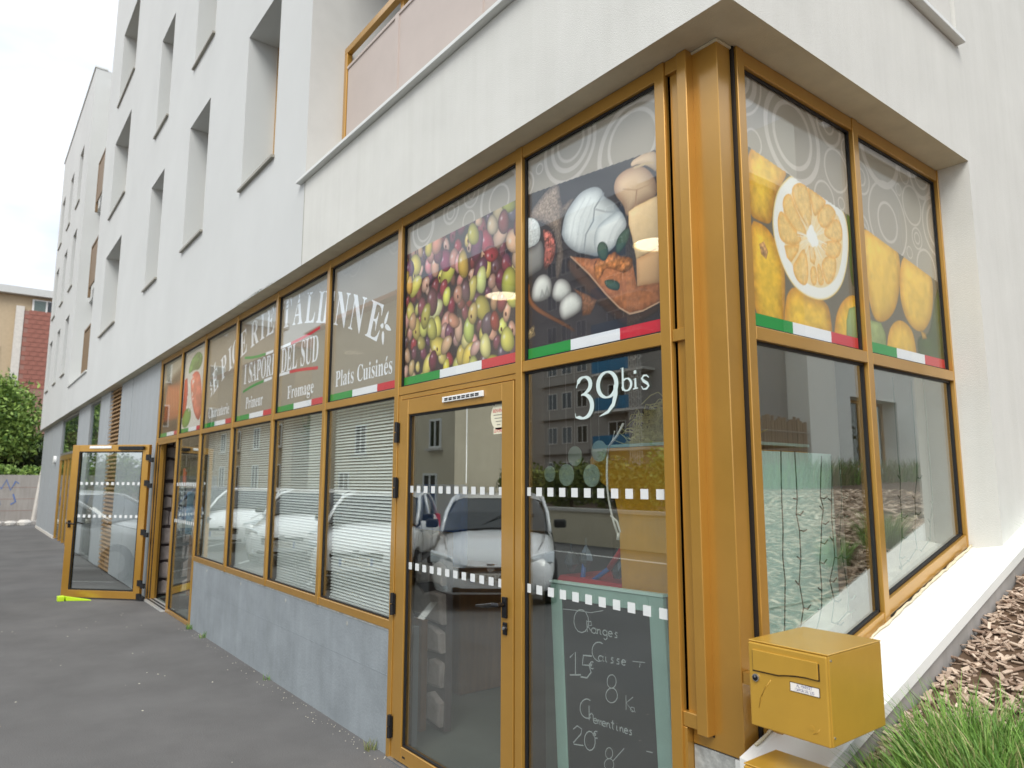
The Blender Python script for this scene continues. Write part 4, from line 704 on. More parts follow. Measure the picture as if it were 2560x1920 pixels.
# cheeses
cv = Canvas(MX[7]+.036, MX[8]-.036, ZT1+.004, ZH-.004, .004, (52, 48, 54))
S = {"cloth":[[-0.669,3.004],[-0.492,3.11],[-0.403,3.106],[-0.397,3.026],[-0.373,2.966],[-0.399,2.854],[-0.379,2.763],[-0.376,2.72],[-0.408,2.627],[-0.433,2.62],[-0.438,2.694],[-0.419,2.774],[-0.455,2.887],[-0.546,2.949]],"cloth2":[[-0.398,2.974],[-0.324,2.997],[-0.294,2.992],[-0.38,2.917]],"cheese1":[[-0.387,2.859],[-0.368,2.93],[-0.306,2.979],[-0.247,3.01],[-0.156,3.006],[-0.107,2.971],[-0.103,2.937],[-0.04,2.893],[-0.005,2.846],[0.029,2.793],[0.038,2.752],[-0.014,2.697],[-0.066,2.665],[-0.141,2.66],[-0.207,2.689],[-0.298,2.725],[-0.363,2.784],[-0.391,2.835]],"cheese1b":[[-0.149,2.807],[-0.073,2.832],[0.0,2.845],[0.034,2.784],[0.038,2.752],[-0.014,2.697],[-0.077,2.667],[-0.152,2.671],[-0.172,2.741]],"beige":[[-0.038,2.956],[-0.022,2.998],[0.035,3.017],[0.115,3.007],[0.171,2.968],[0.211,2.901],[0.213,2.833],[0.129,2.831],[0.07,2.819],[0.039,2.79],[0.021,2.858],[-0.024,2.911]],"beige2":[[0.065,3.014],[0.076,3.049],[0.229,3.044],[0.225,2.926],[0.171,2.983],[0.115,3.015]],"wedge":[[0.05,2.817],[0.09,2.828],[0.222,2.838],[0.228,2.616],[0.088,2.594],[0.067,2.698],[0.05,2.756]],"wedgeside":[[0.088,2.594],[0.228,2.613],[0.223,2.46],[0.136,2.468],[0.089,2.473]],"wood":[[-0.334,2.714],[-0.185,2.663],[-0.056,2.639],[0.064,2.6],[0.089,2.473],[0.223,2.467],[0.22,2.382],[0.114,2.363],[0.038,2.363],[-0.021,2.401],[-0.102,2.478],[-0.209,2.597]],"wood_dark":[[-0.334,2.714],[-0.365,2.667],[-0.266,2.554],[-0.146,2.441],[-0.023,2.333],[0.036,2.301],[0.219,2.34],[0.22,2.382],[0.114,2.363],[0.038,2.363],[-0.021,2.401],[-0.102,2.478],[-0.209,2.597]],"walnut":[[-0.169,2.643],[-0.141,2.652],[-0.077,2.652],[-0.035,2.664],[-0.015,2.632],[0.064,2.608],[0.073,2.568],[0.023,2.542],[-0.027,2.57],[-0.099,2.603],[-0.122,2.561],[-0.154,2.549],[-0.173,2.589]],"leafa":[[-0.151,2.703],[-0.129,2.733],[-0.086,2.713],[-0.072,2.658],[-0.099,2.626],[-0.136,2.651]],"leafb":[[-0.035,2.664],[-0.023,2.715],[0.018,2.742],[0.056,2.747],[0.052,2.694],[0.016,2.658],[-0.02,2.641]],"leafc":[[-0.111,2.543],[-0.059,2.539],[-0.008,2.512],[-0.014,2.475],[-0.06,2.489],[-0.091,2.507]],"ricotta":[[-0.683,3.008],[-0.613,2.992],[-0.566,2.955],[-0.546,2.896],[-0.56,2.847],[-0.614,2.835],[-0.683,2.84]],"ricotta2":[[-0.683,2.84],[-0.6,2.831],[-0.546,2.861],[-0.521,2.801],[-0.521,2.705],[-0.601,2.689],[-0.683,2.673]],"red":[[-0.54,2.912],[-0.481,2.886],[-0.437,2.83],[-0.431,2.769],[-0.457,2.715],[-0.521,2.679],[-0.527,2.75],[-0.514,2.817]],"spoon":[[-0.683,2.664],[-0.628,2.643],[-0.642,2.601],[-0.601,2.532],[-0.484,2.458],[-0.362,2.394],[-0.292,2.341],[-0.315,2.345],[-0.447,2.417],[-0.601,2.497],[-0.662,2.57]],"ball1":[[-0.625,2.572],[-0.614,2.631],[-0.574,2.67],[-0.521,2.673],[-0.477,2.643],[-0.46,2.597],[-0.471,2.548],[-0.522,2.533],[-0.601,2.54]],"ball2":[[-0.468,2.539],[-0.455,2.596],[-0.42,2.622],[-0.371,2.612],[-0.33,2.576],[-0.319,2.532],[-0.361,2.5],[-0.421,2.504]],"ball3":[[-0.416,2.461],[-0.403,2.509],[-0.354,2.536],[-0.301,2.533],[-0.255,2.499],[-0.247,2.461],[-0.268,2.425],[-0.35,2.408],[-0.392,2.411]],"boardr":[[-0.312,2.552],[-0.15,2.465],[-0.195,2.403],[-0.251,2.406],[-0.255,2.495]]}
cv.c += (cv.noise(9, 3)*16)[..., None]
cv.poly(S['cloth'], (150, 132, 118), (84, 74, 72), .05, tex=.5, tscale=150, seed=4)
cv.poly(S['cloth2'], (136, 118, 106), (84, 74, 72), .03, tex=.5, tscale=150, seed=6)
cv.poly(S['beige2'], (226, 200, 168), (190, 160, 130), .03)
cv.poly(S['beige'], (226, 196, 160), (158, 124, 100), .07)
cv.stroke([(.19, 2.99), (.16, 3.0), (.09, 3.005)], .012, (206, 180, 140)); cv.stroke([(.10, 2.90), (.09, 2.83)], .008, (176, 140, 112)); cv.stroke([(.02, 2.93), (.10, 2.90), (.19, 2.90)], .006, (190, 154, 126), .7)
cv.poly(S['cheese1'], (226, 230, 228), (140, 146, 150), .07, tex=.05, tscale=25)
cv.poly(S['cheese1b'], (232, 235, 232), (158, 164, 166), .05, tex=.05, tscale=25)
cv.stroke([(-.10, 2.95), (-.16, 2.90), (-.17, 2.84), (-.22, 2.79), (-.235, 2.71)], .010, (150, 156, 160), .8); cv.stroke([(-.15, 2.89), (-.09, 2.86), (-.03, 2.84)], .008, (168, 172, 174), .7)
for q_ in ([(-.34, 2.80), (-.31, 2.90), (-.24, 2.97)], [(-.30, 2.76), (-.27, 2.88), (-.20, 2.96)], [(-.27, 2.73), (-.235, 2.84), (-.18, 2.93)], [(-.10, 2.70), (-.06, 2.77), (-.01, 2.81)], [(-.06, 2.69), (-.03, 2.75), (.01, 2.78)]): cv.stroke(q_, .016, (250, 252, 250), .18); cv.stroke([(p[0]+.014, p[1]-.004) for p in q_], .012, (176, 182, 184), .18)
cv.poly(S['wood_dark'], (74, 52, 44), (40, 34, 36), .03)
cv.poly(S['wood'], (182, 116, 76), (140, 86, 56), .04, tex=.25, tscale=60, seed=9, sm=False)
cv.stroke([(-.325, 2.71), (-.2, 2.594), (-.094, 2.476), (-.014, 2.398), (.045, 2.361), (.121, 2.361), (.216, 2.381)], .006, (206, 170, 140))
cv.poly(S['wedgeside'], (206, 166, 122), (176, 132, 92), .03, sm=False); cv.poly(S['wedge'], (238, 208, 162), (224, 188, 138), .02, sm=False, tex=.04, tscale=50)
cv.poly(S['walnut'], (198, 128, 74), (120, 72, 42), .03, tex=.6, tscale=70, seed=11)
for k in ('leafa', 'leafb', 'leafc'): cv.poly(S[k], (78, 102, 86), (44, 62, 56), .02)
cv.poly(S['ricotta2'], (150, 148, 144), (84, 82, 84), .05); cv.poly(S['ricotta'], (226, 230, 228), (190, 196, 196), .02, tex=.2, tscale=130)
cv.poly(S['red'], (170, 96, 84), (90, 56, 56), .02, tex=.9, tscale=80, seed=5)
cv.poly(S['boardr'], (136, 92, 66), (90, 62, 50), .02, tex=.4, tscale=130); cv.poly(S['spoon'], (150, 94, 60), (96, 60, 42), .02)
for k in ('ball1', 'ball2', 'ball3'): cv.poly(S[k], (228, 228, 220), (110, 106, 104), .045, light=(-.4, .9), lit=.25)
cv.poly([(-.56, 2.545), (-.54, 2.60), (-.52, 2.56), (-.50, 2.61), (-.48, 2.55)], (176, 176, 172), None, .02, al=.6)
cv.poly([(-.662, 2.40), (-.60, 2.43), (-.59, 2.37), (-.662, 2.35)], (150, 130, 96), (70, 60, 52), .02, tex=.8, tscale=150)
zc = 3.128-(cv.U+.66)*.1
a_ = (cv.Z > zc).astype(float); cv.put(a_, TAUPE); keep = cv.c.copy()
for cu, cz, r1, wd in ((-.33, 3.27, .19, .022), (-.32, 3.28, .145, .024), (-.32, 3.285, .10, .016), (.087, 3.10, .225, .028), (.079, 3.13, .15, .018), (-.555, 3.234, .03, .008), (-.673, 3.186, .075, .012), (-.673, 3.186, .045, .01)): cv.ring(cu, cz, r1, wd, RINGC)
cv.c = np.where(a_[..., None] > .5, cv.c, keep)
cv.build(UP[7], PPA, 'printed picture of white cheeses on a wooden board')
# citrus, two panes that share one picture
T = {"lem_tl":[[0.248,3.014],[0.392,3.026],[0.543,2.979],[0.5,2.918],[0.439,2.853],[0.408,2.765],[0.392,2.701],[0.314,2.699],[0.251,2.703],[0.23,2.768]],"lem_l":[[0.225,2.69],[0.339,2.693],[0.408,2.654],[0.456,2.585],[0.48,2.503],[0.465,2.383],[0.445,2.256],[0.241,2.244]],"slice":[[0.575,2.972],[0.522,2.936],[0.454,2.873],[0.416,2.791],[0.4,2.707],[0.413,2.631],[0.447,2.559],[0.496,2.498],[0.562,2.454],[0.661,2.434],[0.767,2.438],[0.865,2.475],[0.945,2.536],[1.0,2.624],[1.036,2.737],[1.04,2.837],[1.014,2.903],[0.975,2.924],[0.869,2.938],[0.776,2.958],[0.671,2.968]],"lem_b1":[[0.447,2.249],[0.465,2.375],[0.493,2.434],[0.55,2.471],[0.662,2.446],[0.798,2.443],[0.831,2.39],[0.837,2.262]],"lem_b2":[[0.843,2.259],[0.87,2.379],[0.927,2.455],[1.016,2.509],[1.085,2.511],[1.097,2.272]],"leaf1":[[1.025,2.919],[1.066,2.906],[1.073,2.799],[1.054,2.67],[1.062,2.529],[1.028,2.603],[1.03,2.701],[1.047,2.793]],"mango1":[[1.168,2.877],[1.352,2.87],[1.545,2.839],[1.566,2.76],[1.537,2.628],[1.479,2.514],[1.385,2.44],[1.287,2.414],[1.231,2.431],[1.193,2.524],[1.162,2.7]],"mango2":[[1.583,2.817],[1.719,2.809],[1.858,2.785],[1.945,2.76],[1.936,2.645],[1.892,2.527],[1.798,2.444],[1.718,2.424],[1.627,2.445],[1.554,2.507],[1.527,2.617]],"mango3":[[1.34,2.265],[1.371,2.369],[1.422,2.426],[1.507,2.462],[1.596,2.451],[1.662,2.406],[1.679,2.255]],"leaf2":[[1.178,2.415],[1.306,2.415],[1.346,2.365],[1.345,2.261],[1.165,2.254]],"leaf3":[[1.98,2.694],[2.072,2.741],[2.077,2.265],[1.874,2.245],[1.71,2.248],[1.682,2.399],[1.838,2.419],[1.905,2.539]]}
SEG = [[[0.567,2.886],[0.593,2.926],[0.661,2.951],[0.704,2.93],[0.714,2.873],[0.714,2.805],[0.687,2.756],[0.645,2.789],[0.598,2.827]],[[0.491,2.817],[0.515,2.856],[0.559,2.874],[0.583,2.824],[0.643,2.763],[0.661,2.726],[0.615,2.707],[0.56,2.728],[0.507,2.764]],[[0.45,2.743],[0.473,2.779],[0.507,2.764],[0.56,2.728],[0.615,2.699],[0.605,2.672],[0.524,2.647],[0.462,2.654],[0.448,2.694]],[[0.488,2.631],[0.596,2.658],[0.586,2.627],[0.531,2.572],[0.502,2.586]],[[0.543,2.554],[0.575,2.584],[0.632,2.649],[0.651,2.624],[0.662,2.56],[0.646,2.5],[0.608,2.487],[0.56,2.509]],[[0.678,2.555],[0.699,2.584],[0.729,2.581],[0.731,2.532],[0.713,2.5],[0.683,2.507]],[[0.741,2.592],[0.758,2.608],[0.781,2.566],[0.789,2.525],[0.759,2.508],[0.738,2.525]],[[0.678,2.671],[0.715,2.671],[0.73,2.632],[0.715,2.595],[0.686,2.606]],[[0.778,2.607],[0.821,2.65],[0.895,2.665],[0.907,2.632],[0.883,2.568],[0.823,2.523],[0.795,2.552]],[[0.78,2.701],[0.879,2.739],[0.953,2.746],[0.962,2.722],[0.919,2.661],[0.822,2.659]],[[0.82,2.778],[0.925,2.855],[0.973,2.839],[0.979,2.778],[0.945,2.745],[0.832,2.746]],[[0.761,2.816],[0.799,2.877],[0.866,2.911],[0.929,2.891],[0.916,2.853],[0.82,2.778]],[[0.717,2.908],[0.698,2.946],[0.744,2.94],[0.82,2.926],[0.851,2.916],[0.781,2.855],[0.739,2.819]]]
LEM, LEMD = (240, 196, 62), (198, 136, 40)
for k in range(2):
    cv = Canvas(YB[k]+.035, YB[k+1]-.035, ZT1+.004, ZH-.004, .004, (112, 104, 88))
    for nm in ('lem_tl', 'lem_l', 'lem_b1', 'lem_b2'): cv.poly(T[nm], (243, 200, 66), LEMD, .09, tex=.16, tscale=35, seed=len(nm), lit=.12)
    cv.poly(T['leaf1'], (70, 110, 34), (34, 60, 22), .015)
    cv.poly([(.96, 2.30), (1.06, 2.29), (1.06, 2.46), (1.0, 2.44), (.97, 2.38)], (150, 170, 110), (110, 130, 70), .02)
    cv.poly(T['slice'], (246, 246, 240), (232, 190, 70), .014, lit=.02)
    pc = np.array(T['slice']).mean(0); cv.poly([(pc[0]+.01+(p[0]-pc[0])*.80, pc[1]+(p[1]-pc[1])*.80) for p in T['slice']], (248, 222, 168), (246, 226, 180), .02, lit=.03, tex=.05, tscale=60)
    for s_ in SEG: cv.poly([(np.mean([q[0] for q in s_])+(p[0]-np.mean([q[0] for q in s_]))*1.1, np.mean([q[1] for q in s_])+(p[1]-np.mean([q[1] for q in s_]))*1.1) for p in s_], (244, 206, 130), (236, 176, 84), .03, tex=.12, tscale=60, lit=.03)
    for j in range(40):
        an = r_.uniform(0, 6.28); cv.stroke([(.711, 2.717), (.711+.12*math.cos(an), 2.717+.10*math.sin(an))], .005, (248, 246, 238), .5)
    cv.poly([(.711+.045*math.cos(t)*r_.uniform(.7, 1.3), 2.717+.05*math.sin(t)*r_.uniform(.7, 1.3)) for t in np.linspace(0, 6.1, 14)], (250, 250, 246), (248, 246, 236), .01, lit=0)
    cv.poly([(.30, 2.60), (.335, 2.62), (.36, 2.58), (.345, 2.545), (.31, 2.56)], (206, 160, 110), (190, 140, 80), .02, tex=.5, tscale=80)
    cv.poly(T['leaf3'], (62, 84, 40), (36, 48, 28), .05, tex=.3, tscale=12); cv.poly(T['leaf2'], (160, 172, 110), (120, 132, 76), .03, tex=.2, tscale=20)
    for nm in ('mango1', 'mango2', 'mango3'): cv.poly(T[nm], (240, 198, 84), (206, 150, 52), .08, tex=.10, tscale=25, seed=3+len(nm), lit=.12)
    cv.poly([(1.74, 2.44), (1.80, 2.43), (1.82, 2.40), (1.76, 2.39)], (196, 150, 60), None, .02)
    zc = 3.006-(cv.U-.234)*.128 if k == 0 else 2.877-(cv.U-1.17)*.157
    a_ = (cv.Z > zc).astype(float); cv.put(a_, TAUPE); keep = cv.c.copy()
    for cu, cz, r1, wd in ((.599, 3.159, .225, .030), (.597, 3.159, .16, .022), (.293, 3.034, .06, .010), (.915, 3.313, .113, .018), (.911, 3.312, .052, .012), (.962, 3.099, .11, .012), (.839, 2.927, .09, .011), (.991, 2.944, .033, .008), (1.091, 3.232, .07, .010), (1.422, 3.349, .215, .036), (1.199, 3.131, .09, .012), (1.20, 3.134, .048, .010), (1.462, 2.97, .21, .014), (1.456, 2.96, .11, .015), (1.688, 3.281, .056, .009), (1.883, 3.33, .14, .024), (1.895, 3.345, .095, .014), (1.756, 3.124, .114, .012), (1.789, 2.947, .063, .010), (1.789, 2.948, .035, .009), (2.051, 3.067, .18, .016), (2.064, 3.07, .138, .018), (1.607, 3.175, .034, .006), (1.877, 2.787, .12, .014), (1.684, 2.848, .035, .007), (1.173, 2.864, .08, .012), (1.19, 2.85, .045, .008), (.195, 3.30, .175, .012), (.195, 3.30, .14, .030), (.195, 3.30, .09, .020)): cv.ring(cu, cz, r1, wd, (212, 203, 192))
    cv.c = np.where(a_[..., None] > .5, cv.c, keep)
    cv.build(UP[8+k], PPB, ('printed picture of a cut lemon among whole lemons', 'printed picture of yellow fruit with dark green leaves')[k])
# the two blurred food pictures above the open door
cv = Canvas(MX[0]+.036, MX[1]-.036, ZT1+.004, ZH-.004, .012, (96, 72, 52))
cv.c += (cv.noise(3, 2)*40)[..., None]
for k in range(14): u = -9.0+k*.075; cv.poly([(u, 2.45), (u+.16, 2.5), (u+.30, 2.95-.02*k), (u+.18, 3.0)], (206, 104, 40), (150, 70, 30), .06, al=.75)
for k in range(6): cv.stroke([(-8.9+k*.15, 2.9), (-8.8+k*.15, 2.6)], .02, (236, 170, 120), .6)
cv.put(np.clip((cv.Z-(2.92+(cv.U+9.1)*.16))/.12, 0, 1), (200, 190, 170)); cv.build(UP[0], PPA, 'printed picture of orange vegetables')
cv = Canvas(MX[1]+.036, MX[2]-.036, ZT1+.004, ZH-.004, .010, (222, 218, 210))
cv.poly([(-7.83, 2.95), (-7.70, 2.97), (-7.62, 2.75), (-7.68, 2.5), (-7.86, 2.45)], (206, 56, 46), (160, 30, 34), .06)
cv.poly([(-7.55, 2.95), (-7.30, 3.02), (-7.05, 2.95), (-6.90, 2.6), (-6.95, 2.36), (-7.15, 2.40), (-7.40, 2.62)], (226, 128, 104), (196, 76, 62), .1, tex=.25, tscale=12)
cv.poly([(-7.7, 3.0), (-7.55, 3.2), (-7.2, 3.26), (-6.95, 3.15), (-7.1, 3.0), (-7.4, 3.04)], (120, 166, 84), (70, 120, 50), .05, tex=.4, tscale=12)
cv.ell(-7.62, 2.44, .22, .12, .15, (128, 170, 74), (84, 120, 50), hi=False)
for k in range(26): cv.ell(r_.uniform(-7.66, -7.35), r_.uniform(2.5, 2.95), .016, .02, 0, (250, 250, 246), (225, 222, 216), hi=False)
cv.build(UP[1], PPA, 'printed picture of tomatoes and salad')
# faint rings printed along the top of the taupe panels
for i in (2, 3, 4, 5):
    for k in range(5):
        cx_ = MX[i]+.2+k*.2+random.uniform(-.05, .05); rad = random.uniform(.05, .12); zc_ = ZH-.03
        for rr, wd in ((rad, .012), (rad*.6, .009)):
            pts = [(cx_+rr*math.cos(t), YT-.0002, zc_+rr*math.sin(t)) for t in np.linspace(math.pi, 2*math.pi, 22)]
            MB().ribbon([p for p in pts if MX[i]+.04 < p[0] < MX[i+1]-.04], wd, (0, 1, 0)).build('ring_print', M['ringprint'], UP[i], fix=False)

# ------------------------------------------------------------------ open glazed door of the main entrance
od = thing('open_door', 'glazed brown shop door swung wide open across the pavement, held by a lime wedge', 'door', (-9.04, -.085, 0), math.atan2(-.834, -.912)+math.pi, local=True)
W_ = 1.235     # local: hinge at x=0, leaf runs to -x ; outer face is local +y
lf_ = MB()
lf_.box(-W_, -W_+.11, -.03, .03, .02, 2.15); lf_.box(-.10, 0, -.03, .03, .02, 2.15); lf_.box(-W_+.11, -.10, -.029, .03, .02, .12); lf_.box(-W_+.11, -.10, -.029, .03, 2.055, 2.15)
lf_.build('leaf_frame', M['brown'], od, bevel=.003)
MB().box(-W_+.11, -.10, -.004, .004, .12, 2.055).build('window_pane', M['glass'], od)
gk = MB()
for s_ in (-.024, .014):
    for (p, q, r_0, s_0) in ((-W_+.11, -W_+.125, .12, 2.055), (-.115, -.10, .12, 2.055), (-W_+.125, -.115, .12, .135), (-W_+.125, -.115, 2.04, 2.055)): gk.box(p, q, s_, s_+.01, r_0, s_0)
gk.build('gasket', M['black'], od)
for s_ in (-1, 1):
    MB().box(-.46, -.06, s_*.055-.022, s_*.055+.022, 2.075, 2.125).build('door_closer', M['blackgloss'], od, bevel=.004) if s_ == -1 else None
    MB().box(-.95, -.60, s_*.037-.006, s_*.037+.006, 2.098, 2.135).build('air_vent', M['white'], od, bevel=.003)
    h = MB(); h.box(-W_+.03, -W_+.07, s_*.036-.005, s_*.036+.005, .98, 1.08); h.tube([(-W_+.05, s_*.03, 1.045), (-W_+.05, s_*.08, 1.045), (-W_+.09, s_*.088, 1.04), (-W_+.17, s_*.08, 1.03)], .011, 8); h.build('door_handle', M['blackgloss'], od)
for z in (1.6, 1.14):
    for i in range(12): MB().box(-W_+.15+i*.0835, -W_+.19+i*.0835, -.0058, -.0046, z-.02, z+.02).build('safety_square', M['frost'], od)
for z in (1.97, 1.61, .93, .24, .06):
    h = MB(); h.box(-.03, .03, -.052, -.031, z-.04, z+.04); h.cyl((.035, -.045, z-.05), (.035, -.045, z+.03), .016, 8); h.box(.03, .085, -.055, -.03, z-.07, z-.005); h.build('hinge', M['black'], od)
for x, y in ((-9.072, .0), (-9.047, .028)): MB().box(x-.004, x+.004, y, y+.05, .02, 2.18).build('gasket', M['black'], bld)  # black strips stand in for the shaded grooves between the jamb profiles
# hinge jamb profiles and black stops, entrance threshold
for k, (x, y, wd) in enumerate(((-9.085, -.012, .03), (-9.06, .012, .03), (-9.035, .04, .035))):
    MB().box(x-wd/2, x+wd/2, y, y+.05, 0, 2.188).build('door_frame', M['brown'], bld, bevel=.003)
MB().box(-9.105, -9.05, .05, .12, 0, 2.188).build('door_frame', M['brown'], bld); MB().box(-9.1, -7.93, .006, .06, 2.150, 2.189).build('door_frame', M['brown'], bld)
MB().box(-9.05, -7.93, -.05, .12, -.002, .014).build('door_threshold', M['alu'], bld, bevel=.004); MB().box(-9.05, -7.93, .0, .025, .0141, .018).box(-9.05, -7.93, .05, .075, .0141, .018).build('threshold_groove', M['black'], bld)
mt = tag(MB().box(-9.0, -7.95, .16, .9, .004, .02).build('door_mat', M['black'], bevel=.003), 'dark ribbed door mat inside the open main entrance', 'door mat')
wd = MB(); wd.hexa([(-9.72, -.93, .0), (-9.60, -.90, 0), (-9.42, -.62, 0), (-9.54, -.65, 0), (-9.72, -.93, .06), (-9.60, -.90, .06), (-9.42, -.62, .012), (-9.54, -.65, .012)])
wd.box(-9.74, -9.60, -1.0, -.92, .0, .062)
tag(wd.build('door_wedge', M['lime'], bevel=.004), 'lime yellow door wedge on the pavement under the open door', 'door wedge')
# ------------------------------------------------------------------ stone facing inside
def stones(name, label, cat, origin, ux, wid, z0, z1, rows, nrm, seed, wr=(.18, .42)):
    rr = random.Random(seed); t = thing(name, label, cat, origin); o = Vector(origin); ux = Vector(ux); nv = Vector(nrm)
    def P(u, z, d): return o+ux*u+Vector((0, 0, z))+nv*d
    MB().hexa([P(0, z0, -.05), P(wid, z0, -.05), P(wid, z0, 0), P(0, z0, 0), P(0, z1, -.05), P(wid, z1, -.05), P(wid, z1, 0), P(0, z1, 0)]).build('backing', M['joint'], t)
    zz_ = [z0+(z1-z0)*k/rows+(rr.uniform(-.05, .05) if 0 < k < rows else 0) for k in range(rows+1)]
    for k in range(rows):
        u = 0
        while u < wid-.02:
            wn = min(rr.uniform(*wr), wid-u); 
            if wid-u-wn < .1: wn = wid-u
            j = lambda: rr.uniform(-.045, .045); g_ = .007; d = rr.uniform(.02, .05)
            c0 = [(u+g_, zz_[k]+g_+abs(j())), (u+wn-g_+j()*.4, zz_[k]+g_+abs(j())), (u+wn-g_, zz_[k+1]-g_-abs(j())), (u+wn*.5, zz_[k+1]-g_+j()*.5), (u+g_+abs(j())*.5, zz_[k+1]-g_-abs(j()))]
            cc_ = np.mean(c0, 0); mbs = MB(); n = 5
            inn = [(cc_[0]+(p[0]-cc_[0])*.82, cc_[1]+(p[1]-cc_[1])*.82) for p in c0]
            mbs.add([P(p[0], p[1], 0) for p in c0]+[P(p[0], p[1], d*.75) for p in c0]+[P(p[0], p[1], d) for p in inn], [(i, (i+1) % n, n+(i+1) % n, n+i) for i in range(n)]+[(n+i, n+(i+1) % n, 2*n+(i+1) % n, 2*n+i) for i in range(n)]+[tuple(range(2*n, 3*n))])
            mbs.build('stone', M['stone'], t, smooth=False); u += wn
    return t
stones('stone_facing', 'pinkish stone faced wall just inside the open main entrance', 'stone wall', (-9.27, .13, 0), (0, 1, 0), 1.2, .02, 3.1, 13, (1, 0, 0), 3, (.12, .24))
stones('stone_pier', 'stone faced pier behind the closed glazed door', 'stone pier', (-2.56, .47, 0), (1, 0, 0), .5, .02, 1.3, 6, (0, -1, 0), 5, (.12, .26))
tag(MB().box(-2.30, -2.19, .36, .41, .004, .72).build('wooden_post', M['wood'], bevel=.004), 'short brown wooden post standing before the stone pier', 'post')
tag(MB().box(-9.02, -8.95, .5, .56, .02, .95).build('wooden_post', M['wood'], bevel=.004), 'dark wooden post beside the open entrance, against pinkish stones', 'post')
# ------------------------------------------------------------------ venetian blinds
slat_me = {}
def blind(i, tilt, label, x0=None, x1=None):
    a = (MX[i]-.06) if x0 is None else x0; b = (MX[i+1]-.06) if x1 is None else x1; y = .105
    t = thing('venetian_blind', label, 'blind', (a, y, .78), 0, 'white venetian blinds in the shop windows')
    MB().box(a, b, y-.02, y+.02, 2.205, 2.245).build('headrail', M['slat'], t, bevel=.003)
    Lb = b-a; me = MB(); n = 4; c, s = math.cos(tilt), math.sin(tilt); wv = .025
    pr = []
    for k in range(n+1):
        u = (k/n-.5)*wv; h = .0028*(1-(2*k/n-1)**2); pr.append((u*c-h*s, u*s+h*c))
    for dx in (0, Lb):
        me.v += [(dx, p[0], p[1]) for p in pr]+[(dx, p[0]+.0006*s, p[1]-.0006*c) for p in pr]
    m_ = n+1; N = 2*m_; lo = list(range(m_))+list(range(2*m_-1, m_-1, -1))
    for q in range(N): me.f.append((lo[q], lo[(q+1) % N], N+lo[(q+1) % N], N+lo[q])); me.m.append(0)
    mesh = me.mesh('slat', M['slat'])
    for k in range(62):
        o = link('slat', mesh, t); o.location = (random.uniform(-.002, .002), 0, .026+k*.0226); o.rotation_euler = (random.uniform(-.05, .05), random.uniform(-.0012, .0012), 0)
    MB().box(a, b, y-.014, y+.014, .775, .79).build('bottom_rail', M['slat'], t, bevel=.003)
    for f in (.12, .5, .88):
        MB().tube([(a+Lb*f, y-.015, .785), (a+Lb*f, y-.015, 2.21)], .0012, 4).tube([(a+Lb*f, y+.015, .785), (a+Lb*f, y+.015, 2.21)], .0012, 4).build('ladder_cord', M['cord'], t)
    return t
BL = ('beside the narrow pane, seen through the farthest barred window', 'under the word Primeur, half open over blue crates', 'under the word Fromage, half open', 'nearest the closed glazed door, slats open')
blind(2, R(50), 'white venetian blind next to the narrow side pane, under the word Charcuterie'); blind(3, R(48), 'white venetian blind under the word Primeur'); blind(4, R(46), 'white venetian blind under the word Fromage'); blind(5, R(38), 'white venetian blind with open slats, beside the closed glazed door')
# goods behind the blinds
def crate(loc, rz, mk, label, sz=(.6, .4, .3)):
    t = thing('plastic_crate', label, 'crate', loc, rz, 'plastic crates behind the blinds', local=True); x, y, z = sz
    for k in range(4):
        zc = .02+k*z/4; f = MB()
        f.box(-x/2, x/2, -y/2, -y/2+.015, zc, zc+z/5.5); f.box(-x/2, x/2, y/2-.015, y/2, zc, zc+z/5.5); f.box(-x/2, -x/2+.015, -y/2+.015, y/2-.015, zc, zc+z/5.5); f.box(x/2-.015, x/2, -y/2+.015, y/2-.015, zc, zc+z/5.5); f.build('slat', M[mk], t)
    f = MB()
    for sx in (-1, 1):
        for sy in (-1, 1): f.box(sx*(x/2-.02)-.018, sx*(x/2-.02)+.018, sy*(y/2-.02)-.018, sy*(y/2-.02)+.018, 0, z)
    f.box(-x/2+.02, x/2-.02, -y/2+.02, y/2-.02, 0, .02); f.build('corner_frame', M[mk], t)
    return t
for (x, y, z, mk, lb) in ((-6.3, .75, .0, 'blue', 'blue crate low behind the Charcuterie blind, bottom of its stack'), (-6.3, .75, .31, 'blue', 'blue crate in the middle of the stack behind the Charcuterie blind'), (-6.3, .75, .62, 'blue', 'blue crate on top of the stack behind the Charcuterie blind'), (-5.2, .7, .0, 'blue', 'blue crate at the bottom of the stack behind the Primeur blind'), (-5.2, .7, .31, 'blue', 'second blue crate from the bottom behind the Primeur blind'), (-5.2, .7, .62, 'blue', 'topmost blue crate behind the Primeur blind'), (-4.05, .75, .31, 'blue', 'blue crate resting on another behind the Fromage blind'), (-4.05, .75, .0, 'blue', 'blue crate on the floor behind the Fromage blind'), (-3.25, .5, .0, 'red', 'red crate on the floor behind the blind nearest the closed door'), (-3.22, .52, .33, 'red', 'red crate stacked on another red one behind the open slats')):
    crate((x, y, z+.01), random.uniform(-.2, .2), mk, lb)
tag(MB().box(-3.75, -2.75, 1.05, 1.12, .95, 1.62).build('display_board', M['blue'], bevel=.05, seg=3), 'blue board with rounded corners behind the open slatted blind', 'board')
tag(MB().box(-3.8, -2.7, 1.0, 1.6, .004, .93).build('counter', M['wood'], bevel=.01), 'wooden counter under the blue board, behind the blinds', 'counter')
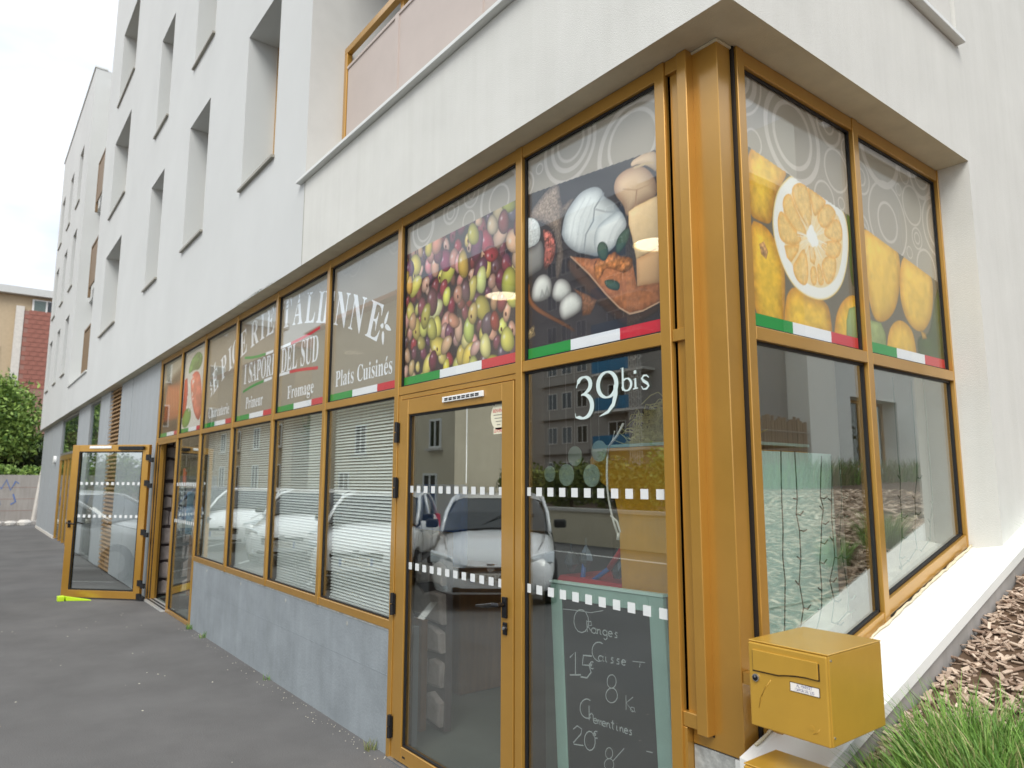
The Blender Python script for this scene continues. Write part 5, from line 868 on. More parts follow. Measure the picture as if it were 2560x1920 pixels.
# narrow side pane: orange rosettes, opening-hours strip, poster
t = thing('rosette_garland', 'orange paper rosettes hanging behind the narrow side pane', 'decoration', (-7.8, .10, 1.79))
for k, (dx, z, r0) in enumerate(((0, 1.755, .055), (.02, 1.70, .05), (.045, 1.645, .045), (.055, 1.60, .035))):
    f = MB(); v = [(-7.83+dx, .10, z)]
    for j in range(24): rr = r0*(1 if j % 2 else .82); v.append((-7.83+dx+rr*2.0*math.cos(j*math.pi/12), .10+(.008 if j % 2 else -.008), z+rr*math.sin(j*math.pi/12)))
    f.add(v, [(0, 1+j, 1+(j+1) % 24) for j in range(24)]).build('rosette', M['orange'], t, fix=False)
t = thing('hours_sign', 'vertical strip of small white day squares on the narrow side pane', 'sign', (-7.66, .045, 1.2))
MB().box(-7.74, -7.56, .044, .047, .98, 1.585).build('strip', M['black'], t)
for k in range(9): MB().box(-7.69, -7.60, .0425, .0438, 1.535-k*.064, 1.573-k*.064).build('day_square', M['frost'], t)
f = MB(); f.box(-7.75, -7.742, .043, .048, .975, 1.59); f.box(-7.558, -7.55, .043, .048, .975, 1.59); f.box(-7.742, -7.558, .043, .048, 1.582, 1.59); f.build('border', M['white'], t)
tag(MB().box(-8.1, -7.78, .22, .225, .95, 1.50).build('poster', M['poster']), 'pale blue poster behind the narrow side pane', 'poster')
# ------------------------------------------------------------------ window display right of the closed door
t = thing('chalkboard_sign', 'black chalkboard in a mint wooden frame, chalked with orange and clementine prices', 'chalkboard', (-.41, .28, 0))
def hx(mb, a, b, c, d, y0, y1): return mb.hexa([(a[0], y0, a[1]), (b[0], y0, b[1]), (b[0], y1, b[1]), (a[0], y1, a[1]), (d[0], y0, d[1]), (c[0], y0, c[1]), (c[0], y1, c[1]), (d[0], y1, d[1])])
TL, TR, BLc, BRc = (-.765, 1.132), (-.018, 1.150), (-.705, .03), (.035, .03)
hx(MB(), BLc, (BLc[0]+.075, .03), (TL[0]+.078, TL[1]-.001), TL, .275, .30).build('frame_post', M['mint'], t, bevel=.003); hx(MB(), (BRc[0]-.085, .03), BRc, TR, (TR[0]-.085, TR[1]-.001), .275, .30).build('frame_post', M['mint'], t, bevel=.003)
hx(MB(), (TL[0]+.079, 1.062), (TR[0]-.086, 1.078), (TR[0]-.086, TR[1]-.002), (TL[0]+.079, TL[1]+.001), .276, .299).build('frame_rail', M['mint'], t, bevel=.003)
MB().box(-.64, -.04, .276, .299, .04, .11).build('frame_rail', M['mint'], t, bevel=.003)
hx(MB(), (-.66, .10), (-.02, .10), (-.08, 1.082), (-.72, 1.068), .283, .293).build('slate', M['chalkboard'], t)
hx(MB(), (TL[0], TL[1]+.002), (TR[0]+.005, TR[1]+.002), (TR[0]+.005, TR[1]+.014), (TL[0], TL[1]+.012), .27, .305).build('top_strip', M['mintpanel'], t)
hx(MB(), (-.63, .03), (.07, .03), (.02, 1.12), (-.72, 1.11), .50, .52).build('rear_board', M['brown_dark'], t)
CH = [[0.006,[[-0.53,1.027],[-0.556,1.024],[-0.578,1.008],[-0.591,0.985],[-0.593,0.958],[-0.583,0.935],[-0.563,0.921],[-0.538,0.919],[-0.514,0.929],[-0.496,0.949],[-0.488,0.974],[-0.493,0.999],[-0.508,1.019],[-0.53,1.027]]],[0.006,[[-0.502,0.982],[-0.499,0.928]]],[0.006,[[-0.502,0.978],[-0.472,0.981],[-0.468,0.965],[-0.494,0.957],[-0.465,0.93]]],[0.006,[[-0.442,0.95],[-0.448,0.953],[-0.456,0.954],[-0.463,0.952],[-0.468,0.947],[-0.47,0.942],[-0.469,0.936],[-0.464,0.932],[-0.457,0.93],[-0.45,0.93],[-0.443,0.934],[-0.44,0.939],[-0.439,0.945],[-0.442,0.95]]],[0.006,[[-0.439,0.954],[-0.44,0.935],[-0.433,0.931]]],[0.006,[[-0.43,0.954],[-0.429,0.931]]],[0.006,[[-0.429,0.945],[-0.419,0.954],[-0.411,0.951],[-0.41,0.934],[-0.403,0.932]]],[0.006,[[-0.369,0.952],[-0.374,0.956],[-0.38,0.956],[-0.387,0.954],[-0.391,0.95],[-0.393,0.945],[-0.392,0.939],[-0.388,0.935],[-0.382,0.933],[-0.375,0.934],[-0.369,0.937],[-0.366,0.942],[-0.366,0.948],[-0.369,0.952]]],[0.006,[[-0.366,0.956],[-0.366,0.921],[-0.377,0.913],[-0.388,0.918]]],[0.006,[[-0.356,0.944],[-0.332,0.947],[-0.331,0.947],[-0.333,0.952],[-0.337,0.955],[-0.342,0.957],[-0.347,0.956],[-0.352,0.954],[-0.355,0.95],[-0.357,0.945],[-0.356,0.94],[-0.353,0.936],[-0.349,0.934],[-0.344,0.933],[-0.338,0.934],[-0.334,0.937]]],[0.006,[[-0.299,0.956],[-0.309,0.958],[-0.314,0.952],[-0.302,0.944],[-0.302,0.936],[-0.317,0.934]]],[0.006,[[-0.396,0.892],[-0.41,0.895],[-0.425,0.894],[-0.44,0.889],[-0.452,0.88],[-0.462,0.867],[-0.467,0.853],[-0.467,0.839],[-0.462,0.826],[-0.453,0.816],[-0.441,0.81],[-0.427,0.807],[-0.412,0.81],[-0.398,0.817]]],[0.006,[[-0.397,0.832],[-0.403,0.835],[-0.411,0.835],[-0.418,0.833],[-0.423,0.828],[-0.425,0.823],[-0.424,0.817],[-0.419,0.813],[-0.412,0.811],[-0.405,0.812],[-0.398,0.816],[-0.395,0.821],[-0.394,0.827],[-0.397,0.832]]],[0.006,[[-0.394,0.836],[-0.395,0.817],[-0.388,0.813]]],[0.006,[[-0.377,0.837],[-0.376,0.816],[-0.369,0.814]]],[0.006,[[-0.376,0.848],[-0.375,0.849]]],[0.006,[[-0.326,0.84],[-0.336,0.841],[-0.342,0.834],[-0.329,0.827],[-0.329,0.819],[-0.345,0.816]]],[0.006,[[-0.289,0.842],[-0.3,0.843],[-0.305,0.836],[-0.292,0.829],[-0.292,0.821],[-0.308,0.819]]],[0.006,[[-0.274,0.833],[-0.251,0.837],[-0.25,0.836],[-0.252,0.841],[-0.255,0.844],[-0.26,0.845],[-0.265,0.845],[-0.27,0.842],[-0.273,0.838],[-0.275,0.833],[-0.274,0.828],[-0.271,0.824],[-0.267,0.822],[-0.262,0.822],[-0.257,0.823],[-0.253,0.826]]],[0.008,[[-0.626,0.786],[-0.585,0.82],[-0.586,0.711]]],[0.008,[[-0.627,0.704],[-0.547,0.721]]],[0.008,[[-0.471,0.822],[-0.529,0.815],[-0.536,0.769],[-0.491,0.776],[-0.476,0.747],[-0.505,0.716],[-0.55,0.711]]],[0.006,[[-0.459,0.796],[-0.464,0.797],[-0.469,0.797],[-0.474,0.795],[-0.479,0.791],[-0.482,0.787],[-0.484,0.782],[-0.484,0.777],[-0.483,0.772],[-0.479,0.768],[-0.475,0.766],[-0.47,0.765],[-0.464,0.766],[-0.459,0.769]]],[0.006,[[-0.491,0.782],[-0.467,0.785]]],[0.006,[[-0.491,0.775],[-0.47,0.778]]],[0.005,[[-0.342,0.704],[-0.328,0.711],[-0.317,0.723],[-0.312,0.737],[-0.313,0.751],[-0.321,0.761],[-0.333,0.765],[-0.347,0.762],[-0.36,0.753],[-0.368,0.739],[-0.37,0.724],[-0.366,0.712],[-0.355,0.705],[-0.342,0.704],[-0.341,0.705],[-0.324,0.706],[-0.311,0.698],[-0.305,0.685],[-0.307,0.669],[-0.318,0.654],[-0.334,0.643],[-0.352,0.639],[-0.368,0.643],[-0.378,0.653],[-0.38,0.668],[-0.373,0.684],[-0.359,0.698],[-0.341,0.705]]],[0.004,[[-0.252,0.694],[-0.253,0.631]]],[0.004,[[-0.209,0.696],[-0.252,0.662],[-0.211,0.634]]],[0.003,[[-0.205,0.65],[-0.21,0.652],[-0.215,0.652],[-0.221,0.65],[-0.225,0.646],[-0.227,0.641],[-0.226,0.637],[-0.222,0.633],[-0.217,0.632],[-0.211,0.633],[-0.206,0.636],[-0.203,0.641],[-0.202,0.646],[-0.205,0.65]]],[0.003,[[-0.202,0.653],[-0.203,0.638],[-0.197,0.634]]],[0.006,[[-0.483,0.617],[-0.497,0.62],[-0.512,0.618],[-0.527,0.611],[-0.54,0.601],[-0.55,0.588],[-0.555,0.574],[-0.555,0.56],[-0.55,0.547],[-0.541,0.537],[-0.528,0.532],[-0.514,0.531],[-0.498,0.534],[-0.484,0.542]]],[0.006,[[-0.493,0.593],[-0.493,0.527]]],[0.006,[[-0.493,0.547],[-0.478,0.562],[-0.466,0.557],[-0.465,0.531]]],[0.006,[[-0.464,0.533],[-0.441,0.536],[-0.44,0.536],[-0.442,0.54],[-0.445,0.543],[-0.45,0.545],[-0.455,0.544],[-0.46,0.542],[-0.463,0.538],[-0.464,0.534],[-0.464,0.529],[-0.461,0.525],[-0.457,0.523],[-0.452,0.522],[-0.447,0.524],[-0.443,0.527]]],[0.006,[[-0.435,0.545],[-0.435,0.524]]],[0.006,[[-0.434,0.536],[-0.427,0.545],[-0.422,0.541],[-0.421,0.524]]],[0.006,[[-0.421,0.537],[-0.414,0.545],[-0.409,0.541],[-0.408,0.527],[-0.403,0.525]]],[0.006,[[-0.405,0.535],[-0.383,0.538],[-0.382,0.538],[-0.384,0.542],[-0.387,0.545],[-0.392,0.546],[-0.397,0.546],[-0.401,0.544],[-0.404,0.54],[-0.406,0.536],[-0.405,0.531],[-0.403,0.528],[-0.398,0.525],[-0.394,0.525],[-0.389,0.526],[-0.385,0.529]]],[0.006,[[-0.376,0.547],[-0.376,0.526]]],[0.006,[[-0.376,0.538],[-0.367,0.547],[-0.359,0.544],[-0.358,0.529],[-0.352,0.527]]],[0.006,[[-0.338,0.565],[-0.339,0.53],[-0.332,0.527]]],[0.006,[[-0.348,0.553],[-0.329,0.553]]],[0.006,[[-0.313,0.549],[-0.313,0.53],[-0.306,0.528]]],[0.006,[[-0.313,0.558],[-0.312,0.559]]],[0.006,[[-0.293,0.549],[-0.292,0.529]]],[0.006,[[-0.292,0.541],[-0.283,0.55],[-0.276,0.547],[-0.275,0.532],[-0.27,0.53]]],[0.006,[[-0.266,0.54],[-0.245,0.543],[-0.244,0.543],[-0.246,0.547],[-0.249,0.55],[-0.253,0.551],[-0.258,0.551],[-0.262,0.548],[-0.265,0.545],[-0.266,0.541],[-0.266,0.536],[-0.263,0.533],[-0.26,0.531],[-0.255,0.53],[-0.251,0.531],[-0.247,0.534]]],[0.006,[[-0.221,0.551],[-0.23,0.552],[-0.234,0.547],[-0.223,0.54],[-0.223,0.533],[-0.237,0.531]]],[0.006,[[-0.605,0.457],[-0.577,0.48],[-0.545,0.473],[-0.551,0.45],[-0.606,0.395],[-0.601,0.389],[-0.536,0.401]]],[0.006,[[-0.496,0.476],[-0.513,0.464],[-0.524,0.446],[-0.528,0.425],[-0.523,0.406],[-0.51,0.394],[-0.494,0.391],[-0.476,0.399],[-0.462,0.414],[-0.455,0.434],[-0.455,0.455],[-0.464,0.47],[-0.479,0.478],[-0.496,0.476]]],[0.006,[[-0.439,0.489],[-0.444,0.489],[-0.449,0.489],[-0.454,0.486],[-0.459,0.482],[-0.462,0.478],[-0.464,0.473],[-0.464,0.468],[-0.462,0.463],[-0.459,0.46],[-0.455,0.458],[-0.45,0.458],[-0.444,0.459],[-0.439,0.462]]],[0.006,[[-0.47,0.472],[-0.447,0.477]]],[0.006,[[-0.47,0.466],[-0.449,0.47]]],[0.004,[[-0.365,0.392],[-0.354,0.398],[-0.345,0.408],[-0.341,0.42],[-0.342,0.431],[-0.348,0.438],[-0.358,0.441],[-0.369,0.438],[-0.379,0.43],[-0.386,0.418],[-0.388,0.406],[-0.384,0.397],[-0.376,0.391],[-0.365,0.392],[-0.365,0.393],[-0.35,0.394],[-0.34,0.389],[-0.335,0.379],[-0.337,0.366],[-0.345,0.354],[-0.358,0.344],[-0.373,0.34],[-0.386,0.341],[-0.394,0.349],[-0.396,0.361],[-0.39,0.374],[-0.379,0.386],[-0.365,0.393]]],[0.004,[[-0.676,1.011],[-0.571,1.019],[-0.473,1.022],[-0.389,1.044]]],[0.004,[[-0.208,0.849],[-0.134,0.858]]],[0.004,[[-0.167,0.831],[-0.162,0.849]]],[0.004,[[-0.137,0.489],[-0.102,0.493]]],[0.004,[[-0.343,0.387],[-0.269,0.464]]]]
cm = MB()
for wdt, P in CH: cm.ribbon([(x, .2815, z) for x, z in P], wdt*.85, (0, 1, 0))
cm.build('chalk_writing', M['chalk'], t, fix=False)['label'] = 'chalk writing with prices of oranges and clementines'
# mustard display panel with straw on top
pp = [(.14, 1.822), (-.60, 1.822), (-.66, 1.806), (-.694, 1.765), (-.69, 1.715), (-.66, 1.672), (-.57, 1.618), (-.515, 1.565), (-.49, 1.47), (-.475, 1.1), (-.45, .02), (.14, .02)]
t = thing('display_stand', 'mustard yellow display panel with rounded top corner behind the chalkboard', 'display stand', (0, .5, 0))
MB().prism(pp, lambda p, q: (p[0], q, p[1]), .50, .535).build('front_panel', M['mustard'], t, bevel=.003)
MB().box(-.60, .14, .50, 1.25, 1.8235, 1.838).build('shelf_top', M['mintpanel'], t)
MB().box(-.42, .13, .54, 1.25, .02, 1.80).build('cabinet', M['mustard'], t)
sm = MB(); rr = random.Random(11)
gx, gz = 16, 9; hv = []
for i in range(gx):
    for k in range(gz):
        x = -.36+i*.46/(gx-1); t_ = k/(gz-1); top_ = .165*(1-.35*abs(i/(gx-1)-.55)*2); hv.append((x+rr.uniform(-.008, .008), .535+.20*t_+rr.uniform(-.008, .008), 1.84+top_*math.sin(math.pi*min(t_*1.5+.02, 1)*.5 if t_ < .66 else math.pi*(.5+.5*(t_-.66)/.34))+rr.uniform(0, .018)))
sm.add(hv, [(i*gz+k, i*gz+k+1, (i+1)*gz+k+1, (i+1)*gz+k) for i in range(gx-1) for k in range(gz-1)])
for k in range(1500):
    x = rr.uniform(-.40, .06); y = rr.uniform(.53, .80); z = 1.84+rr.random()**1.3*.20*(1 if x > -.28 else .7); an = rr.uniform(0, 6.28); l = rr.uniform(.06, .16); cz = rr.uniform(-.06, .06)
    p = [(x+l*q*math.cos(an)+rr.uniform(-.012, .012), y+l*q*math.sin(an)*.6, max(1.842, z+cz*q*(1-q)*4+rr.uniform(-.012, .012))) for q in (0, .33, .66, 1)]
    sm.tube(p, .0028, 3, cap=False)
tag(sm.build('straw_filling', M['straw'], smooth=True), 'heap of shredded straw on top of the mustard display panel', 'straw')
for k, (x, z, r0) in enumerate(((-.78, 1.785, .054), (-.85, 1.683, .060), (-.99, 1.690, .045), (-.592, 1.807, .055), (-.652, 1.679, .060))):
    t = thing('hanging_disc', ('pale disc hanging highest in the left half, beside the mustard panel', 'pale disc in front of the hedge reflection, second from the window frame', 'smallest pale disc, nearest the closed door', 'pale disc half hidden behind the top corner of the mustard panel', 'pale disc just under the rounded corner of the mustard panel')[k], 'disc', (x, .47, z), 0, 'pale discs hanging in the display window')
    MB().cyl((x, .468, z), (x, .474, z), r0, 28).build('disc', M['disc'], t); MB().tube([(x, .471, z+r0), (x, .471, 3.35)], .0008, 4).build('thread', M['cord'], t)
pts = [(-.065, .10, 1.90), (-.101, .10, 1.85), (-.155, .10, 1.803), (-.166, .10, 1.75), (-.17, .10, 1.693), (-.169, .10, 1.623), (-.16, .10, 1.563), (-.148, .10, 1.517), (-.134, .1, 1.476), (-.112, .1, 1.425), (-.095, .1, 1.432), (-.112, .1, 1.475), (-.15, .1, 1.50)]
cb = MB().tube(pts, .0048, 6).tube([(-.105, .1, 1.428), (-.11, .1, 1.398)], .007, 6).tube([(-.155, .10, 1.803), (-.13, .1, 1.83), (-.118, .10, 1.87)], .0035, 6)
tag(cb.build('blind_cord', M['cord'], smooth=True), 'white braided cord with a loop hanging in front of the mustard panel', 'cord')
# blue folding trolley and wrapped goods behind the chalkboard
t = thing('folding_trolley', 'blue metal trolley standing behind the left edge of the chalkboard', 'trolley', (-.95, .6, 0))
MB().tube([(-1.02, .62, .02), (-.98, .62, .5), (-.9, .62, 1.05), (-.87, .62, 1.2)], .014, 8).tube([(-1.02, .9, .02), (-.98, .9, .5), (-.9, .9, 1.05)], .014, 8).tube([(-.98, .62, .5), (-.6, .62, .45)], .012, 8).tube([(-1.0, .62, .22), (-.9, .62, .35), (-1.0, .62, .42)], .012, 8).build('frame', M['blue'], t, smooth=True)
for y in (.6, .92): MB().cyl((-1.02, y-.015, .06), (-1.02, y+.015, .06), .06, 14).build('wheel', M['black'], t)
MB().tube([(-.66, .6, 1.19), (-.55, .6, 1.31)], .016, 8).build('handle_grip', M['red'], t, smooth=True); MB().tube([(-.9, .62, 1.05), (-.66, .6, 1.19)], .013, 8).tube([(-.55, .6, 1.31), (-.50, .6, 1.36)], .012, 8).build('handle_bar', M['blue'], t, smooth=True)
rr = random.Random(4)
for k in range(5):
    x = (-.98, -.86, -.62, -.50, -.40)[k]; z = 1.13+rr.uniform(0, .05); mb = MB(); pts = []
    for a_ in range(7):
        for b_ in range(5):
            th = a_*2*math.pi/7; ph = b_/4; r0 = .042*(math.sin(math.pi*min(ph*1.3+.1, 1))+.15)*rr.uniform(.6, 1.3); pts.append((x+r0*math.cos(th), .62+r0*math.sin(th)*.6, z+ph*.16))
    fs = [(a_*5+b_, ((a_+1) % 7)*5+b_, ((a_+1) % 7)*5+b_+1, a_*5+b_+1) for a_ in range(7) for b_ in range(4)]
    tag(mb.add(pts, fs).build('wrapped_sweets', M['foil']), ('crumpled clear wrapper beside the red trolley stick, far end of the basket', 'shiny wrapped packet above the left corner of the chalkboard', 'tall shiny wrapped packet beside the red handle grip', 'shiny wrapped packet directly left of the mustard panel edge', 'small shiny packet half behind the mustard panel')[k], 'packet', 'wrapped packets above the chalkboard')
tag(MB().box(-1.05, -.48, .56, .98, .95, 1.12).build('wire_basket', M['red'], bevel=.02), 'red basket of wrapped packets hidden behind the chalkboard top', 'basket')
tag(MB().box(-1.32, -1.18, 1.3, 1.42, .004, 3.34).build('interior_column', M['brown_dark']), 'dark square column inside the shop behind the house number', 'column')
# things behind the garden side panes
t = thing('mint_panel', 'pale mint board standing behind the first garden side pane', 'board', (.25, .7, .8))
MB().box(.235, .25, .16, 1.255, .75, 1.787).build('board', M['mintpanel'], t, bevel=.003); MB().box(.2501, .253, .16, 1.25, 1.098, 1.106).build('seam', M['mint'], t)
tag(MB().box(-.30, -.28, 2.3, 3.4, .5, 1.82).build('green_panel', M['leafpanel']), 'dark green board deep inside, seen through the second garden side pane', 'board')
MB().box(-.7, .40, 2.075, 2.095, .5, 3.3).build('inner_reveal', M['loggia'], bld)
lg = MB(); ys = [.17, .7, 1.3, 2.06]; v = []
for i, y in enumerate(ys): v += [(.21, y, .4), (.40, y, .4), (.40, y, zr1(y)-.02), (.21, y, zr1(y)-.03)]
lg.add(v, [(i*4+k, i*4+(k+1) % 4, (i+1)*4+(k+1) % 4, (i+1)*4+k) for i in range(3) for k in range(4)]+[(0, 1, 2, 3), (15, 14, 13, 12)]).build('inner_ledge', M['cloth'], bld)
stones('stone_facing', 'pale stone faced wall deep inside, seen through the second garden side pane', 'stone wall', (-1.6, 4.6, 0), (1, 0, 0), 2.0, .3, 2.1, 7, (0, -1, 0), 8)
STR = dict(a=[(.451, 1.772), (.442, 1.637), (.44, 1.565), (.439, 1.459), (.427, 1.354), (.436, 1.263), (.425, 1.16), (.406, 1.0)], b=[(.553, 1.774), (.554, 1.681), (.554, 1.585), (.541, 1.52), (.558, 1.454), (.558, 1.346), (.537, 1.247), (.558, 1.146), (.521, 1.05)], c=[(.763, 1.76), (.746, 1.667), (.734, 1.583), (.754, 1.537), (.733, 1.477), (.719, 1.395), (.701, 1.315), (.704, 1.211), (.695, 1.132), (.647, 1.05)], d=[(.842, 1.762), (.84, 1.668), (.825, 1.574), (.816, 1.497), (.821, 1.405), (.824, 1.329), (.772, 1.235), (.799, 1.151), (.767, 1.066)], e=[(.908, 1.76), (.913, 1.668), (.913, 1.581), (.895, 1.495), (.875, 1.418), (.887, 1.325), (.907, 1.232), (.92, 1.147), (.906, 1.095), (.81, 1.054)], f=[(1.481, 1.768), (1.489, 1.671), (1.473, 1.574), (1.474, 1.478), (1.462, 1.384), (1.419, 1.292), (1.436, 1.24)], g=[(1.686, 1.773), (1.673, 1.672), (1.631, 1.572), (1.628, 1.492), (1.603, 1.404), (1.614, 1.324), (1.522, 1.273), (1.437, 1.245)], h=[(1.838, 1.672), (1.836, 1.542), (1.787, 1.451), (1.771, 1.361), (1.668, 1.312)])
SLB = dict(a='straight green light string nearest the corner column, before the mint board', b='green light string second from the corner column, wavy', c='green light string in the middle of the mint board', d='green light string close right of the middle one, on the mint board', e='green light string along the far edge of the mint board', f='green light string nearest the middle post in the second garden side pane', g='tangled green light string in the centre of the second garden side pane', h='faint green light string nearest the white pillar')
rr = random.Random(2)
for k, P in STR.items():
    t = thing('light_string', SLB[k], 'string lights', (.47, P[0][0], P[0][1]), 0, 'green light strings hanging in the garden side windows')
    path = [(.47, y, z) for y, z in P]; path = [(.47, P[0][0]+.002, 2.17)]+path if k in 'fgh' else path
    fine = []
    for p, q in zip(path[:-1], path[1:]):
        for s_ in range(4): fine.append(tuple(p[i]+(q[i]-p[i])*s_/4 for i in range(3)))
    fine.append(path[-1]); MB().tube(fine, .0026, 5).build('wire', M['wire'], t, smooth=True)
    for p in path[2::1] if k != 'a' else []:
        sgn = rr.choice((-1, 1)); MB().tube([p, (p[0]+.006, p[1]+sgn*.018, p[2]-.006), (p[0]+.008, p[1]+sgn*.042, p[2]+rr.uniform(-.004, .012))], [.0026, .0036, .003], 5).build('bulb', M['wire'], t, smooth=True)
# ------------------------------------------------------------------ mail boxes
def mailbox(x0, x1, y0, y1, z0, z1, label, full=True):
    t = thing('mailbox', label, 'mailbox', ((x0+x1)/2, (y0+y1)/2, z0))
    MB().box(x0, x1, y0+.012, y1, z0, z1-.004).build('body', M['brass'], t, bevel=.003, seg=2)
    MB().box(x0-.001, x1+.001, y0+.006, y1, z1-.0035, z1+.001).build('lid', M['brass'], t, bevel=.0015)
    dw = MB().box(x0+.002, x1-.001, y0, y0+.0115, z0+.001, z1-.005).build('front_door', M['brass'], t, bevel=.004, seg=2)
    if not full: return t
    X = lambda f: x0+f*(x1-x0); Z = lambda f: z0+f*(z1-z0)
    fl = [(X(.075), Z(.66)), (X(.41), Z(.665)), (X(.50), Z(.685)), (X(.62), Z(.705)), (X(.75), Z(.715)), (X(.90), Z(.712)), (X(.90), Z(.905)), (X(.075), Z(.905))]
    MB().prism(fl, lambda p, q: (p[0], q, p[1]), y0-.006, y0-.0005).build('letter_flap', M['brass'], dw, bevel=.002, seg=2)
    MB().prism([(p[0]+(.003 if p[0] > X(.5) else -.003), p[1]-.004) for p in fl], lambda p, q: (p[0], q, p[1]), y0-.0015, y0-.0002).build('flap_gap', M['brown_dark'], dw)
    MB().cyl((X(.105), y0-.001, Z(.575)), (X(.105), y0-.006, Z(.575)), .0115, 20).build('lock_ring', M['chrome'], dw); MB().cyl((X(.105), y0-.004, Z(.575)), (X(.105), y0-.008, Z(.575)), .0085, 16).build('lock', M['blackgloss'], dw); MB().cyl((X(.105), y0-.007, Z(.59)), (X(.105), y0-.0088, Z(.59)), .0035, 10).build('lock_core', M['chrome'], dw)
    MB().box(X(.545), X(.905), y0-.0018, y0-.0002, Z(.522), Z(.625)).build('label_holder', M['brown_dark'], dw)
    lb = MB().box(X(.553), X(.898), y0-.0026, y0-.0019, Z(.528), Z(.618)).build('name_label', M['paper'], dw)
    for arc_, r0 in (([(X(.30), Z(.585)), (X(.22), Z(.48)), (X(.16), Z(.36)), (X(.125), Z(.23))], .0022), ([(X(.88), Z(.18)), (X(.85), Z(.135)), (X(.80), Z(.105))], .002)):
        MB().tube([(p[0], y0-.0002, p[1]) for p in arc_], [r0*.4]+[r0]*(len(arc_)-2)+[r0*.4], 8).build('embossed_arc', M['brass'], dw, smooth=True)
    lo = MB().prism([(X(.72), Z(.165)), (X(.77), Z(.195)), (X(.80), Z(.195)), (X(.815), Z(.165)), (X(.80), Z(.142)), (X(.74), Z(.142))], lambda p, q: (p[0], q, p[1]), y0-.0012, y0-.0002).build('embossed_badge', M['brass'], dw)
    sans('lettering', 'AL MARKET', .0135, lambda u, v_: (X(.725)+u, y0-.0028, Z(.582)+v_+u*.02), M['inkblue'], dw, .72); sans('lettering', 'I SAPORI DEL SUD', .0125, lambda u, v_: (X(.725)+u, y0-.0028, Z(.538)+v_), M['inkblue'], dw, .62)
    for z in (.93, .10): MB().cyl((x1-.0005, y0+.022, Z(z)), (x1+.0025, y0+.022, Z(z)), .0035, 8).build('rivet', M['chrome'], t)
    return t
mailbox(.668, .934, -.118, .216, .884, 1.144, 'golden lacquered mailbox with a handwritten name label beside the corner column')
MB().box(.53, .668, .05, .09, .95, .99).build('mailbox_bracket', M['brown'], bld)
MB().box(.556, .60, .165, .20, .775, .87).build('frame_foot', M['brown'], bld, bevel=.002)
mailbox(.655, .95, -.15, .035, .42, .772, 'second golden box below the mailbox, only its top showing', False)
# ------------------------------------------------------------------ garden bed
def zbed(x, y):
    base = .61+.30*min(max(y, -1.6), 2.4)+(.0 if y < 2.4 else .02*(y-2.4))
    return base+.02*math.sin(3*x+2*y)+.03*min(max(0, x-1), 2)*(1 if y > 0 else .3)
xs = np.linspace(.80, 14, 60); ys = np.linspace(-1.6, 26, 90)
v = [(x, y, zbed(x, y)) for y in ys for x in xs]; n = len(xs)
f = [(j*n+i, j*n+i+1, (j+1)*n+i+1, (j+1)*n+i) for j in range(len(ys)-1) for i in range(n-1)]
mbb = MB().add(v, f); 
mbb.add([(.80, -1.6, -.02), (14, -1.6, -.02), (14, -1.6, zbed(14, -1.6)), (.80, -1.6, zbed(.8, -1.6))], [(0, 1, 2, 3)]); mbb.add([(.80, y, z) for y in (-1.6, 0) for z in (-.02, zbed(.8, y))], [(0, 1, 3, 2)])
tag(mbb.build('garden_bed', M['soil'], fix=False, smooth=False), kind='structure')
cv_, cf = [], []; rr = random.Random(21)
def chip(x, y, sc):
    l, wd_, h = rr.uniform(.018, .07)*sc, rr.uniform(.008, .022)*sc, rr.uniform(.003, .007)*sc
    mt_ = Matrix.Translation((x, y, zbed(x, y)+rr.uniform(.002, .022)))@Matrix.Rotation(rr.uniform(0, 6.28), 4, 'Z')@Matrix.Rotation(rr.uniform(-.5, .5), 4, 'Y')@Matrix.Rotation(rr.uniform(-.5, .5), 4, 'X')
    n0 = len(cv_); tp = rr.uniform(.5, 1)
    for sx, sy, sz in ((-1, -1, -1), (1, -tp, -1), (1, tp, -1), (-1, 1, -1), (-1, -1, 1), (1, -tp, 1), (1, tp, 1), (-1, 1, 1)): cv_.append(tuple(mt_@Vector((sx*l/2, sy*wd_/2, sz*h/2))))
    for q in ((3, 2, 1, 0), (4, 5, 6, 7), (0, 1, 5, 4), (1, 2, 6, 5), (2, 3, 7, 6), (3, 0, 4, 7)): cf.append(tuple(n0+i for i in q))
for k in range(11000): chip(.81+rr.random()**1.3*2.2, rr.uniform(-.9, 3.6), 1.0)
for k in range(3500): chip(rr.uniform(.85, 5), rr.uniform(3.0, 8), 1.6)
me = bpy.data.meshes.new('bark_mulch'); me.from_pydata(cv_, [], cf); me.materials.append(M['chip']); tag(link('bark_mulch', me), 'brown bark mulch covering the garden bed', 'mulch', kind='stuff')
